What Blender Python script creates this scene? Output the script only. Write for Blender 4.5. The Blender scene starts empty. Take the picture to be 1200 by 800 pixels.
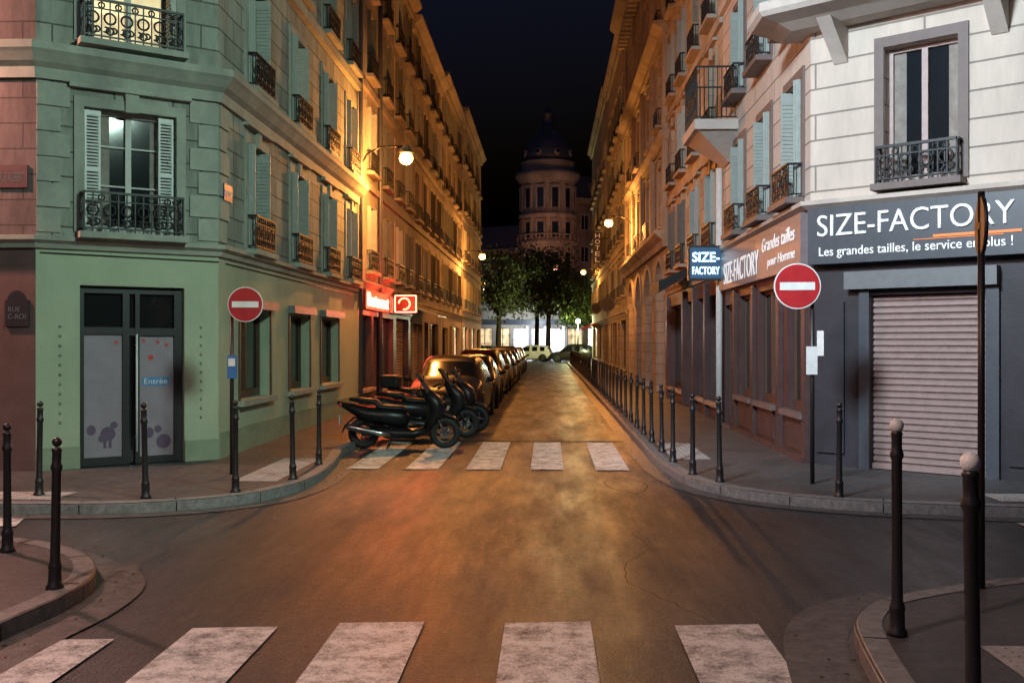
import bpy, math, random
from mathutils import Vector, Matrix
from mathutils.geometry import tessellate_polygon
random.seed(7)
scene = bpy.context.scene
scene.view_settings.view_transform = 'Standard'
scene.view_settings.look = 'None'
scene.view_settings.exposure = 0
COL = scene.collection

# ------------------------------------------------------------------ materials
def base_mat(name):
    m = bpy.data.materials.new(name); m.use_nodes = True
    nt = m.node_tree
    return m, nt, nt.nodes['Principled BSDF']

def N(nt, t, **kw):
    n = nt.nodes.new(t)
    for k, v in kw.items():
        setattr(n, k, v)
    return n

def c4(c): return (c[0], c[1], c[2], 1)

def M_plain(name, c, rough=.5, metal=0, spec=.5):
    m, nt, b = base_mat(name)
    tc = N(nt, 'ShaderNodeTexCoord'); n = N(nt, 'ShaderNodeTexNoise')
    n.inputs['Scale'].default_value = 9; n.inputs['Detail'].default_value = 5
    nt.links.new(tc.outputs['Object'], n.inputs['Vector'])
    mx = N(nt, 'ShaderNodeMix', data_type='RGBA')
    mx.inputs[6].default_value = c4([v * .75 for v in c]); mx.inputs[7].default_value = c4([min(1, v * 1.2) for v in c])
    nt.links.new(n.outputs['Fac'], mx.inputs[0]); nt.links.new(mx.outputs[2], b.inputs['Base Color'])
    b.inputs['Roughness'].default_value = rough; b.inputs['Metallic'].default_value = metal
    b.inputs['Specular IOR Level'].default_value = spec
    return m

def M_noise(name, c1, c2, scale=3, rough=.8, bump=.2, bscale=40, dist=.01, spec=.4, c3=None, s3=.4):
    m, nt, b = base_mat(name)
    tc = N(nt, 'ShaderNodeTexCoord')
    n = N(nt, 'ShaderNodeTexNoise'); n.inputs['Scale'].default_value = scale; n.inputs['Detail'].default_value = 8
    n.inputs['Roughness'].default_value = .7
    nt.links.new(tc.outputs['Object'], n.inputs['Vector'])
    r = N(nt, 'ShaderNodeMapRange'); r.inputs['From Min'].default_value = .33; r.inputs['From Max'].default_value = .67
    nt.links.new(n.outputs['Fac'], r.inputs['Value'])
    mx = N(nt, 'ShaderNodeMix', data_type='RGBA')
    mx.inputs[6].default_value = c4(c1); mx.inputs[7].default_value = c4(c2)
    nt.links.new(r.outputs[0], mx.inputs[0])
    out = mx.outputs[2]
    if c3:
        n3 = N(nt, 'ShaderNodeTexNoise'); n3.inputs['Scale'].default_value = s3; n3.inputs['Detail'].default_value = 7
        n3.inputs['Roughness'].default_value = .7
        mp = N(nt, 'ShaderNodeMapping'); mp.inputs['Scale'].default_value = (1, 1, .45)
        nt.links.new(tc.outputs['Object'], mp.inputs['Vector']); nt.links.new(mp.outputs[0], n3.inputs['Vector'])
        r3 = N(nt, 'ShaderNodeMapRange'); r3.inputs['From Min'].default_value = .45; r3.inputs['From Max'].default_value = .65
        nt.links.new(n3.outputs['Fac'], r3.inputs['Value'])
        m3 = N(nt, 'ShaderNodeMix', data_type='RGBA'); m3.inputs[7].default_value = c4(c3)
        nt.links.new(out, m3.inputs[6]); nt.links.new(r3.outputs[0], m3.inputs[0]); out = m3.outputs[2]
    nt.links.new(out, b.inputs['Base Color'])
    b.inputs['Roughness'].default_value = rough; b.inputs['Specular IOR Level'].default_value = spec
    if bump:
        n2 = N(nt, 'ShaderNodeTexNoise'); n2.inputs['Scale'].default_value = bscale; n2.inputs['Detail'].default_value = 4
        nt.links.new(tc.outputs['Object'], n2.inputs['Vector'])
        bp = N(nt, 'ShaderNodeBump'); bp.inputs['Strength'].default_value = bump; bp.inputs['Distance'].default_value = dist
        nt.links.new(n2.outputs['Fac'], bp.inputs['Height']); nt.links.new(bp.outputs[0], b.inputs['Normal'])
    return m

def M_stone(name, c, bw=.75, bh=.34, mortar=.012, mcol=.42, var=.14, rough=.85, dist=.02, offset=.5, dirt=.5):
    m, nt, b = base_mat(name)
    tc = N(nt, 'ShaderNodeTexCoord')
    br = N(nt, 'ShaderNodeTexBrick'); br.offset = offset
    br.inputs['Scale'].default_value = 1; br.inputs['Brick Width'].default_value = bw
    br.inputs['Row Height'].default_value = bh; br.inputs['Mortar Size'].default_value = mortar
    br.inputs['Mortar Smooth'].default_value = .3
    br.inputs['Color1'].default_value = c4([v * (1 - var) for v in c]); br.inputs['Color2'].default_value = c4([v * (1 + var) for v in c])
    br.inputs['Mortar'].default_value = c4([v * mcol for v in c])
    nt.links.new(tc.outputs['UV'], br.inputs['Vector'])
    mp = N(nt, 'ShaderNodeMapping'); mp.inputs['Scale'].default_value = (1.6, 1.6, .35)
    nt.links.new(tc.outputs['Object'], mp.inputs['Vector'])
    n = N(nt, 'ShaderNodeTexNoise'); n.inputs['Scale'].default_value = 1.9; n.inputs['Detail'].default_value = 10
    n.inputs['Roughness'].default_value = .75
    nt.links.new(mp.outputs[0], n.inputs['Vector'])
    r = N(nt, 'ShaderNodeMapRange'); r.inputs['From Min'].default_value = .32; r.inputs['From Max'].default_value = .66
    r.inputs['To Min'].default_value = dirt; r.inputs['To Max'].default_value = 1.1
    nt.links.new(n.outputs['Fac'], r.inputs['Value'])
    mx = N(nt, 'ShaderNodeMix', data_type='RGBA', blend_type='MULTIPLY'); mx.inputs[0].default_value = 1
    nt.links.new(br.outputs['Color'], mx.inputs[6]); nt.links.new(r.outputs[0], mx.inputs[7])
    nt.links.new(mx.outputs[2], b.inputs['Base Color'])
    b.inputs['Roughness'].default_value = rough; b.inputs['Specular IOR Level'].default_value = .25
    n2 = N(nt, 'ShaderNodeTexNoise'); n2.inputs['Scale'].default_value = 30; n2.inputs['Detail'].default_value = 5
    nt.links.new(tc.outputs['Object'], n2.inputs['Vector'])
    ma = N(nt, 'ShaderNodeMath', operation='MULTIPLY_ADD'); ma.inputs[1].default_value = -1.0
    m2 = N(nt, 'ShaderNodeMath', operation='MULTIPLY'); m2.inputs[1].default_value = .3
    nt.links.new(n2.outputs['Fac'], m2.inputs[0])
    nt.links.new(br.outputs['Fac'], ma.inputs[0]); nt.links.new(m2.outputs[0], ma.inputs[2])
    bp = N(nt, 'ShaderNodeBump'); bp.inputs['Strength'].default_value = .8; bp.inputs['Distance'].default_value = dist
    nt.links.new(ma.outputs[0], bp.inputs['Height']); nt.links.new(bp.outputs[0], b.inputs['Normal'])
    return m

def M_emit(name, c, s):
    m, nt, b = base_mat(name)
    b.inputs['Base Color'].default_value = c4(c)
    b.inputs['Emission Color'].default_value = c4(c); b.inputs['Emission Strength'].default_value = s
    return m

def M_room(name, c, s):
    m, nt, b = base_mat(name)
    tc = N(nt, 'ShaderNodeTexCoord')
    w = N(nt, 'ShaderNodeTexNoise'); w.inputs['Scale'].default_value = 1.6
    nt.links.new(tc.outputs['Object'], w.inputs['Vector'])
    r = N(nt, 'ShaderNodeMapRange'); r.inputs['From Min'].default_value = .35; r.inputs['From Max'].default_value = .7
    r.inputs['To Min'].default_value = s * .15; r.inputs['To Max'].default_value = s
    nt.links.new(w.outputs['Fac'], r.inputs['Value']); nt.links.new(r.outputs[0], b.inputs['Emission Strength'])
    b.inputs['Base Color'].default_value = c4(c); b.inputs['Emission Color'].default_value = c4(c)
    b.inputs['Roughness'].default_value = .2
    return m

def M_asphalt(name, k=1.0, tint=(1, 1, 1), rough=.5, spec=.4):
    m, nt, b = base_mat(name)
    tc = N(nt, 'ShaderNodeTexCoord'); O = tc.outputs['Object']
    def noise(sc, det=6, ro=.6, src=None):
        n = N(nt, 'ShaderNodeTexNoise'); n.inputs['Scale'].default_value = sc; n.inputs['Detail'].default_value = det
        n.inputs['Roughness'].default_value = ro; nt.links.new(src or O, n.inputs['Vector']); return n.outputs['Fac']
    def mr(v, a, b_, c, d):
        r = N(nt, 'ShaderNodeMapRange'); r.inputs['From Min'].default_value = a; r.inputs['From Max'].default_value = b_
        r.inputs['To Min'].default_value = c; r.inputs['To Max'].default_value = d
        nt.links.new(v, r.inputs['Value']); return r.outputs[0]
    def mul(a, c):
        x = N(nt, 'ShaderNodeMath', operation='MULTIPLY'); nt.links.new(a, x.inputs[0]); nt.links.new(c, x.inputs[1]); return x.outputs[0]
    mp = N(nt, 'ShaderNodeMapping'); mp.inputs['Scale'].default_value = (1.5, .28, 1); mp.inputs['Rotation'].default_value = (0, 0, .12)
    nt.links.new(O, mp.inputs['Vector'])
    big = mr(noise(.45, 6), .32, .68, .7, 1.25)
    streak = mr(noise(1.1, 7, .7, mp.outputs[0]), .35, .65, .75, 1.2)
    mid = mr(noise(14, 5, .75), .3, .7, .55, 1.5)
    fine = mr(noise(55, 3, .7), .3, .7, .3, 1.9)
    v = N(nt, 'ShaderNodeTexVoronoi', feature='DISTANCE_TO_EDGE'); v.inputs['Scale'].default_value = .5
    wn = N(nt, 'ShaderNodeTexNoise'); wn.inputs['Scale'].default_value = 1.2; wn.inputs['Detail'].default_value = 3
    nt.links.new(O, wn.inputs['Vector'])
    va = N(nt, 'ShaderNodeVectorMath', operation='MULTIPLY_ADD'); va.inputs[1].default_value = (.6, .6, .6)
    nt.links.new(wn.outputs['Color'], va.inputs[0]); nt.links.new(O, va.inputs[2]); nt.links.new(va.outputs[0], v.inputs['Vector'])
    ck = mr(v.outputs['Distance'], 0, .008, .62, 1)
    msk = mr(noise(.3, 2), .5, .6, 0, 1)
    ckm = N(nt, 'ShaderNodeMix', data_type='FLOAT'); ckm.inputs[2].default_value = 1
    nt.links.new(msk, ckm.inputs[0]); nt.links.new(ck, ckm.inputs[3])
    tot = mul(mul(mul(mul(big, mid), fine), streak), ckm.outputs[0])
    mx = N(nt, 'ShaderNodeMix', data_type='RGBA', blend_type='MULTIPLY'); mx.inputs[0].default_value = 1
    mx.inputs[6].default_value = c4([.042 * k * t for t in tint]); nt.links.new(tot, mx.inputs[7])
    nt.links.new(mx.outputs[2], b.inputs['Base Color'])
    rr = mr(noise(1.3, 7, .7, mp.outputs[0]), .35, .65, rough - .12, rough + .14); nt.links.new(rr, b.inputs['Roughness'])
    b.inputs['Specular IOR Level'].default_value = spec
    hsum = N(nt, 'ShaderNodeMath', operation='ADD'); nt.links.new(fine, hsum.inputs[0]); nt.links.new(mid, hsum.inputs[1])
    bp = N(nt, 'ShaderNodeBump'); bp.inputs['Strength'].default_value = .5; bp.inputs['Distance'].default_value = .005
    nt.links.new(hsum.outputs[0], bp.inputs['Height']); nt.links.new(bp.outputs[0], b.inputs['Normal'])
    return m

def M_paint_road(name):
    m, nt, b = base_mat(name)
    tc = N(nt, 'ShaderNodeTexCoord'); O = tc.outputs['Object']
    n = N(nt, 'ShaderNodeTexNoise'); n.inputs['Scale'].default_value = 5; n.inputs['Detail'].default_value = 10; n.inputs['Roughness'].default_value = .75
    n2 = N(nt, 'ShaderNodeTexNoise'); n2.inputs['Scale'].default_value = 60; n2.inputs['Detail'].default_value = 3
    nt.links.new(O, n.inputs['Vector']); nt.links.new(O, n2.inputs['Vector'])
    ad = N(nt, 'ShaderNodeMath', operation='MULTIPLY_ADD'); ad.inputs[1].default_value = .35
    nt.links.new(n2.outputs['Fac'], ad.inputs[0]); nt.links.new(n.outputs['Fac'], ad.inputs[2])
    r = N(nt, 'ShaderNodeMapRange'); r.inputs['From Min'].default_value = .60; r.inputs['From Max'].default_value = .84
    nt.links.new(ad.outputs[0], r.inputs['Value'])
    mx = N(nt, 'ShaderNodeMix', data_type='RGBA'); mx.inputs[6].default_value = (.72, .72, .70, 1); mx.inputs[7].default_value = (.10, .10, .10, 1)
    nt.links.new(r.outputs[0], mx.inputs[0]); nt.links.new(mx.outputs[2], b.inputs['Base Color'])
    b.inputs['Roughness'].default_value = .55
    bp = N(nt, 'ShaderNodeBump'); bp.inputs['Strength'].default_value = .4; bp.inputs['Distance'].default_value = .005
    nt.links.new(n2.outputs['Fac'], bp.inputs['Height']); nt.links.new(bp.outputs[0], b.inputs['Normal'])
    return m

asphalt = M_asphalt('asphalt', 1.0, (.9, 1, 1.2), .40, .42)
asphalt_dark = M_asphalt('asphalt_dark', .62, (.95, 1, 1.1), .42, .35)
patch_mat = M_noise('concrete_patch', (.05, .05, .052), (.15, .148, .145), 9, .5, .6, 60)
tar = M_plain('tar', (.014, .014, .014), .8, 0, .1)
crackm = M_plain('crack_filler', (.02, .02, .021), .6, 0, .2)
pave = M_noise('pavement_asphalt', (.045, .046, .05), (.11, .11, .112), 9, .55, .6, 70, .008, c3=(.045, .045, .047), s3=.7)
granite = M_noise('granite', (.12, .12, .12), (.26, .255, .25), 14, .5, .4, 60)
gutter_m = M_noise('gutter_stone', (.055, .054, .054), (.13, .128, .125), 7, .45, .4, 50)
paint_w = M_paint_road('road_paint')
tact = M_noise('tactile_paving', (.26, .26, .25), (.42, .41, .4), 8, .7, .3)
stone_L = M_stone('limestone', (.34, .36, .31), .8, .34, .013)
stone_L2 = M_stone('limestone_wing_darkened', (.17, .13, .125), 1.4, .34, .01, .6)  # wing base colour darkened to offset the mast light falling on it
stucco_green = M_noise('painted_render_green', (.36, .43, .30), (.42, .48, .35), 1.2, .75, .3, 50, .008, c3=(.29, .36, .26), s3=.6)
stone_R = M_stone('cream_render_blocks', (.60, .51, .44), 3.0, .36, .014, .45, .02, dirt=.86)
stone_O = M_stone('ochre_stone', (.44, .37, .28), .9, .36, .010, .5, dirt=.6)
stone_P = M_noise('plaster', (.34, .30, .25), (.42, .37, .30), 2.5, .85, .2, 30, c3=(.22, .19, .16), s3=.6)
stone_D = M_noise('plaster_dull', (.24, .20, .17), (.32, .27, .23), 2.5, .85, .2, 30, c3=(.15, .13, .11), s3=.5)
trim_L = M_noise('moulding_stone', (.30, .32, .27), (.40, .42, .36), 4, .8, .2, 30, c3=(.24, .25, .22), s3=.8)
trim_R = M_noise('moulding_cream', (.50, .43, .38), (.60, .52, .46), 4, .8, .2, 30, c3=(.44, .38, .34), s3=.8)
zinc = M_plain('zinc_roof', (.12, .13, .15), .45, .3)
iron = M_plain('black_iron', (.012, .012, .013), .45, .0, .4)
iron_post = M_plain('black_painted_post', (.014, .013, .014), .42)
glass = M_plain('window_glass', (.012, .014, .016), .08, 0, .7)
car_glass = M_plain('car_glass', (.008, .009, .01), .12, 0, .35)
frame_w = M_plain('white_window_frame', (.5, .5, .47), .5)
frame_b = M_plain('brown_window_frame', (.09, .05, .035), .45)
frame_d = M_plain('dark_frame', (.025, .024, .026), .4)
shutter_w = M_plain('shutter_paint', (.36, .40, .37), .55)
shutter_d = M_plain('shutter_dull', (.12, .13, .12), .6)
shutter_ww = M_plain('shutter_white', (.66, .68, .66), .5)
curtain_m = M_noise('curtain', (.2, .17, .15), (.33, .29, .26), 7, .9, .3, 12)
shop_wood = M_noise('shopfront_wood', (.06, .034, .034), (.095, .056, .054), 3, .42, .15, 30)
slate = M_noise('shopfront_slate_paint', (.022, .02, .026), (.036, .034, .044), 2, .5, .15, 40)
slate_l = M_plain('grey_metal_box', (.16, .17, .18), .4)
sign_panel = M_plain('sign_panel_grey', (.06, .07, .085), .4)
sign_panel2 = M_plain('sign_panel_mauve', (.22, .18, .19), .4)
roller = M_plain('roller_shutter_metal', (.34, .25, .235), .42, .15)
white_p = M_plain('white_paint', (.75, .75, .73), .4)
white_lit = M_emit('white_letters', (.85, .88, .9), .4)
orange_p = M_emit('orange_stripe', (.8, .22, .05), .3)
red_p = M_plain('sign_red', (.42, .02, .025), .35)
blue_p = M_plain('plaque_blue', (.02, .05, .2), .4)
frost = M_noise('frosted_panel', (.25, .22, .26), (.32, .28, .33), 3, .35, .05, 30)
balloon_m = M_plain('decal_violet', (.12, .08, .14), .5)
decal_red = M_plain('decal_red', (.5, .05, .06), .5)
sodium_e = M_emit('sodium_bulb', (1, .40, .07), 26)
cool_e = M_emit('cool_bulb', (.8, 1, .9), 30)
neon_red = M_emit('neon_red', (1, .10, .05), 26)
neon_org = M_emit('neon_orange', (1, .16, .05), 18)
blue_e = M_emit('lit_sign_blue', (.55, .85, 1), 3.4)
room_w = M_room('lit_room_warm', (1, .72, .4), 1.1)
room_y = M_room('lit_room_pale', (.9, .75, .45), .4)
shopwhite = M_room('lit_shop_window', (.9, .9, 1), 6)
tyre = M_plain('tyre_rubber', (.012, .012, .012), .7)
rim = M_plain('alloy_rim', (.14, .14, .15), .4, .8)
chrome = M_plain('chrome', (.4, .4, .4), .25, 1)
plast = M_plain('black_plastic', (.012, .012, .013), .5, 0, .3)
lens = M_plain('headlamp_lens', (.3, .32, .35), .1, .3)
tail_r = M_plain('tail_lamp', (.35, .01, .01), .15)
plate_m = M_plain('number_plate', (.6, .6, .56), .4)
bark = M_noise('bark', (.05, .04, .03), (.1, .08, .06), 8, .9, .5, 20)

# ------------------------------------------------------------------ mesh building
class Frame:
    def __init__(s, p0, p1):
        s.p = Vector((p0[0], p0[1], 0)); d = Vector((p1[0] - p0[0], p1[1] - p0[1], 0))
        s.L = d.length; s.d = d.normalized(); s.n = Vector((s.d.y, -s.d.x, 0))
    def pt(s, a, o, h): return s.p + s.d * a + s.n * o + Vector((0, 0, h))

class Part:
    def __init__(s, mats): s.v = []; s.f = []; s.m = []; s.sm = []; s.mats = mats; s.sub = 0; s.bev = 0
    def face(s, pts, m=0, smooth=False):
        b = len(s.v); s.v += [tuple(p) for p in pts]; s.f.append(list(range(b, b + len(pts)))); s.m.append(m); s.sm.append(smooth)
    def grid(s, rings, closed=True, m=0, smooth=True, caps=True):
        b = len(s.v); n = len(rings[0])
        for r in rings: s.v += [tuple(p) for p in r]
        for i in range(len(rings) - 1):
            for j in range(n if closed else n - 1):
                k = (j + 1) % n
                s.f.append([b + i * n + j, b + i * n + k, b + (i + 1) * n + k, b + (i + 1) * n + j]); s.m.append(m); s.sm.append(smooth)
        if caps and closed:
            s.f.append([b + j for j in range(n)][::-1]); s.m.append(m); s.sm.append(False)
            s.f.append([b + (len(rings) - 1) * n + j for j in range(n)]); s.m.append(m); s.sm.append(False)
    def hexa(s, P, m=0):
        b = len(s.v); s.v += [tuple(p) for p in P]
        for q in ((0, 3, 2, 1), (4, 5, 6, 7), (0, 1, 5, 4), (1, 2, 6, 5), (2, 3, 7, 6), (3, 0, 4, 7)):
            s.f.append([b + i for i in q]); s.m.append(m); s.sm.append(False)
    def fbox(s, fr, s0, s1, o0, o1, h0, h1, m=0):
        s.hexa([fr.pt(s0, o1, h0), fr.pt(s1, o1, h0), fr.pt(s1, o0, h0), fr.pt(s0, o0, h0),
                fr.pt(s0, o1, h1), fr.pt(s1, o1, h1), fr.pt(s1, o0, h1), fr.pt(s0, o0, h1)], m)
    def box(s, c, d, rz=0, m=0):
        R = Matrix.Rotation(rz, 3, 'Z'); c = Vector(c); x, y, z = d[0] / 2, d[1] / 2, d[2] / 2
        s.hexa([c + R @ Vector(p) for p in ((-x, -y, -z), (x, -y, -z), (x, y, -z), (-x, y, -z), (-x, -y, z), (x, -y, z), (x, y, z), (-x, y, z))], m)
    def cyl(s, a, b, r0, r1=None, n=10, m=0, caps=True):
        a = Vector(a); b = Vector(b); r1 = r0 if r1 is None else r1
        t = (b - a).normalized(); u = t.orthogonal().normalized(); w = t.cross(u)
        R = []
        for p, r in ((a, r0), (b, r1)):
            R.append([p + (u * math.cos(2 * math.pi * i / n) + w * math.sin(2 * math.pi * i / n)) * r for i in range(n)])
        s.grid(R, True, m, True, caps)
    def pipe(s, pts, r, n=6, m=0):
        for i in range(len(pts) - 1): s.cyl(pts[i], pts[i + 1], r, r, n, m)
    def torus(s, c, ax, R, r, n=14, k=5, m=0, a0=0, a1=2 * math.pi):
        c = Vector(c); ax = Vector(ax).normalized(); u = ax.orthogonal().normalized(); w = ax.cross(u)
        rings = []
        for i in range(n + 1):
            a = a0 + (a1 - a0) * i / n; e = u * math.cos(a) + w * math.sin(a)
            rings.append([c + e * (R + r * math.cos(2 * math.pi * j / k)) + ax * r * math.sin(2 * math.pi * j / k) for j in range(k)])
        s.grid(rings, True, m, True, False)
    def revolve(s, c, prof, n=16, m=0, axis='Z'):
        c = Vector(c); rings = []
        for r, z in prof:
            ring = []
            for i in range(n):
                a = 2 * math.pi * i / n
                if axis == 'Z': ring.append(c + Vector((r * math.cos(a), r * math.sin(a), z)))
                else: ring.append(c + Vector((r * math.cos(a), z, -r * math.sin(a))))
            rings.append(ring)
        s.grid(rings, True, m, True, True)
    def tube(s, secs, n=12, m=0):
        rings = []
        P = [Vector((q[0], q[4] if len(q) > 4 else 0, q[1])) for q in secs]
        for i, q in enumerate(secs):
            t = (P[min(i + 1, len(P) - 1)] - P[max(i - 1, 0)]); t.y = 0; t.normalize()
            nn = Vector((-t.z, 0, t.x)); ring = []
            for j in range(n):
                a = 2 * math.pi * j / n; ca, sa = math.cos(a), math.sin(a)
                ca = math.copysign(abs(ca) ** .8, ca); sa = math.copysign(abs(sa) ** .8, sa)
                ring.append(P[i] + Vector((0, 1, 0)) * q[2] * ca + nn * q[3] * sa)
            rings.append(ring)
        s.grid(rings, True, m, True, True)
    def ball(s, c, r, n=12, m=0, sc=(1, 1, 1)):
        rings = []
        for i in range(n // 2 + 1):
            a = -math.pi / 2 + math.pi * i / (n // 2); a = max(-1.55, min(1.55, a))
            rings.append([Vector(c) + Vector((r * sc[0] * math.cos(a) * math.cos(2 * math.pi * j / n), r * sc[1] * math.cos(a) * math.sin(2 * math.pi * j / n), r * sc[2] * math.sin(a))) for j in range(n)])
        s.grid(rings, True, m, True, True)
    def sweep(s, pts, prof, m=0, closed_prof=True):
        P = [Vector((p[0], p[1], 0)) for p in pts]; n = len(P); rings = []
        for i in range(n):
            ns = []
            if i > 0: d = (P[i] - P[i - 1]).normalized(); ns.append(Vector((d.y, -d.x, 0)))
            if i < n - 1: d = (P[i + 1] - P[i]).normalized(); ns.append(Vector((d.y, -d.x, 0)))
            if len(ns) == 2:
                b = (ns[0] + ns[1]).normalized(); b = b / max(.4, b.dot(ns[0]))
            else: b = ns[0]
            rings.append([P[i] + b * o + Vector((0, 0, h)) for o, h in prof])
        s.grid(rings, closed_prof, m, False, closed_prof)
    def mesh(s, name):
        me = bpy.data.meshes.new(name); me.from_pydata(s.v, [], s.f)
        for m in s.mats: me.materials.append(m)
        me.polygons.foreach_set('material_index', s.m); me.polygons.foreach_set('use_smooth', s.sm)
        uv = me.uv_layers.new(name='UVMap'); data = [0.0] * (2 * len(me.loops)); me.update()
        V = me.vertices
        for p in me.polygons:
            nx, ny, nz = p.normal
            L = math.hypot(nx, ny)
            for li in p.loop_indices:
                co = V[me.loops[li].vertex_index].co
                if abs(nz) > .7 or L < 1e-6: data[2 * li] = co.x; data[2 * li + 1] = co.y
                else: data[2 * li] = (-ny * co.x + nx * co.y) / L; data[2 * li + 1] = co.z
        uv.data.foreach_set('uv', data)
        return me

class Obj:
    def __init__(s, name): s.name = name; s.parts = {}; s.extra = []
    def part(s, pn, *mats):
        if pn not in s.parts: s.parts[pn] = Part(list(mats))
        return s.parts[pn]
    def finish(s, loc=(0, 0, 0), rz=0, world=True):
        e = bpy.data.objects.new(s.name, None); COL.objects.link(e)
        e.empty_display_size = .3
        M = Matrix.Translation(Vector(loc)) @ Matrix.Rotation(rz, 4, 'Z')
        e.location = loc; e.rotation_euler = (0, 0, rz)
        for pn, p in s.parts.items():
            if not p.f: continue
            o = bpy.data.objects.new(pn, p.mesh(pn)); COL.objects.link(o); o.parent = e
            if world: o.matrix_parent_inverse = M.inverted()
            if p.sub:
                md = o.modifiers.new('sub', 'SUBSURF'); md.levels = p.sub; md.render_levels = p.sub
            if p.bev:
                md = o.modifiers.new('bev', 'BEVEL'); md.width = p.bev; md.segments = 2
        for o in s.extra:
            o.parent = e
            if world: o.matrix_parent_inverse = M.inverted()
        return e

def single(name, part, loc=None):
    o = bpy.data.objects.new(name, part.mesh(name)); COL.objects.link(o)
    if loc: o.location = loc
    return o

def text(B, fr, s0, s1, o, h0, height, body, mat, pn='lettering', off=0.0, ext=.008, italic=0):
    cu = bpy.data.curves.new(pn, 'FONT'); cu.body = body; cu.size = 1; cu.extrude = 0; cu.offset = off
    cu.shear = italic; cu.resolution_u = 4
    ob = bpy.data.objects.new(pn, cu); COL.objects.link(ob); cu.materials.append(mat)
    bpy.context.view_layer.update()
    bb = [Vector(c) for c in ob.bound_box]
    x0 = min(b.x for b in bb); x1 = max(b.x for b in bb); y0 = min(b.y for b in bb); y1 = max(b.y for b in bb)
    sx = (s1 - s0) / (x1 - x0); sy = height / (y1 - y0)
    cu.extrude = ext
    R = Matrix(((fr.d.x, 0, fr.n.x, 0), (fr.d.y, 0, fr.n.y, 0), (0, 1, 0, 0), (0, 0, 0, 1)))
    org = fr.pt(s0, o, h0)
    ob.matrix_world = Matrix.Translation(org) @ R @ Matrix.Diagonal((sx, sy, 1, 1)) @ Matrix.Translation((-x0, -y0, 0))
    B.extra.append(ob)
    return ob

# ------------------------------------------------------------------ facade tools
def wall(part, fr, s0, s1, h0, h1, ops, depth=.24):
    S = sorted({s0, s1} | {v for q in ops for v in q[:2] if s0 < v < s1})
    H = sorted({h0, h1} | {v for q in ops for v in q[2:4] if h0 < v < h1})
    for i in range(len(S) - 1):
        for j in range(len(H) - 1):
            cs, ch = (S[i] + S[i + 1]) / 2, (H[j] + H[j + 1]) / 2
            if any(q[0] < cs < q[1] and q[2] < ch < q[3] for q in ops): continue
            part.face([fr.pt(S[i], 0, H[j]), fr.pt(S[i + 1], 0, H[j]), fr.pt(S[i + 1], 0, H[j + 1]), fr.pt(S[i], 0, H[j + 1])])
    for q in ops:
        a, b, c, d = q[:4]; D = -depth
        part.face([fr.pt(a, 0, c), fr.pt(a, 0, d), fr.pt(a, D, d), fr.pt(a, D, c)])
        part.face([fr.pt(b, 0, c), fr.pt(b, D, c), fr.pt(b, D, d), fr.pt(b, 0, d)])
        part.face([fr.pt(a, 0, d), fr.pt(b, 0, d), fr.pt(b, D, d), fr.pt(a, D, d)])
        part.face([fr.pt(a, 0, c), fr.pt(a, D, c), fr.pt(b, D, c), fr.pt(b, 0, c)])

def railing(part, fr, s0, s1, o, h0, h1, det=1, side=.0):
    t = .012
    part.fbox(fr, s0, s1, o - .02, o + .02, h1 - .03, h1)
    part.fbox(fr, s0, s1, o - t, o + t, h0 + .04, h0 + .06)
    part.fbox(fr, s0, s1, o - t, o + t, h1 - .14, h1 - .125)
    n = max(3, int((s1 - s0) / (.105 if det else .14)))
    for i in range(n + 1):
        a = s0 + (s1 - s0) * i / n
        part.fbox(fr, a - .009, a + .009, o - .007, o + .007, h0, h1 - .03)
    if det:
        m = max(2, int((s1 - s0) / .21))
        w = (s1 - s0) / m
        for i in range(m):
            c = s0 + w * (i + .5); hm = (h0 + h1) / 2 - .03
            part.torus(fr.pt(c, o, hm + .05), fr.n, w * .34, .015, 12, 4)
            part.torus(fr.pt(c, o, hm - .12), fr.n, w * .22, .014, 10, 4)
            part.torus(fr.pt(c + w * .5 if i < m - 1 else c, o, h1 - .085), fr.n, .04, .012, 8, 4)
            for k in (-1, 1):
                part.torus(fr.pt(c + k * w * .24, o, h0 + .14), fr.n, w * .17, .013, 8, 4, a1=4.5)
    if side > 0:
        for e in (s0, s1):
            part.fbox(fr, e - .02, e + .02, o - side, o - .021, h1 - .03, h1 - .002)
            part.fbox(fr, e - t, e + t, o - side, o - .013, h0 + .04, h0 + .06)
            k = max(2, int(side / .08))
            for i in range(k):
                oo = o - side + side * i / k + .03
                part.fbox(fr, e - .007, e + .007, oo - .007, oo + .007, h0 + .06, h1 - .031)

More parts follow.
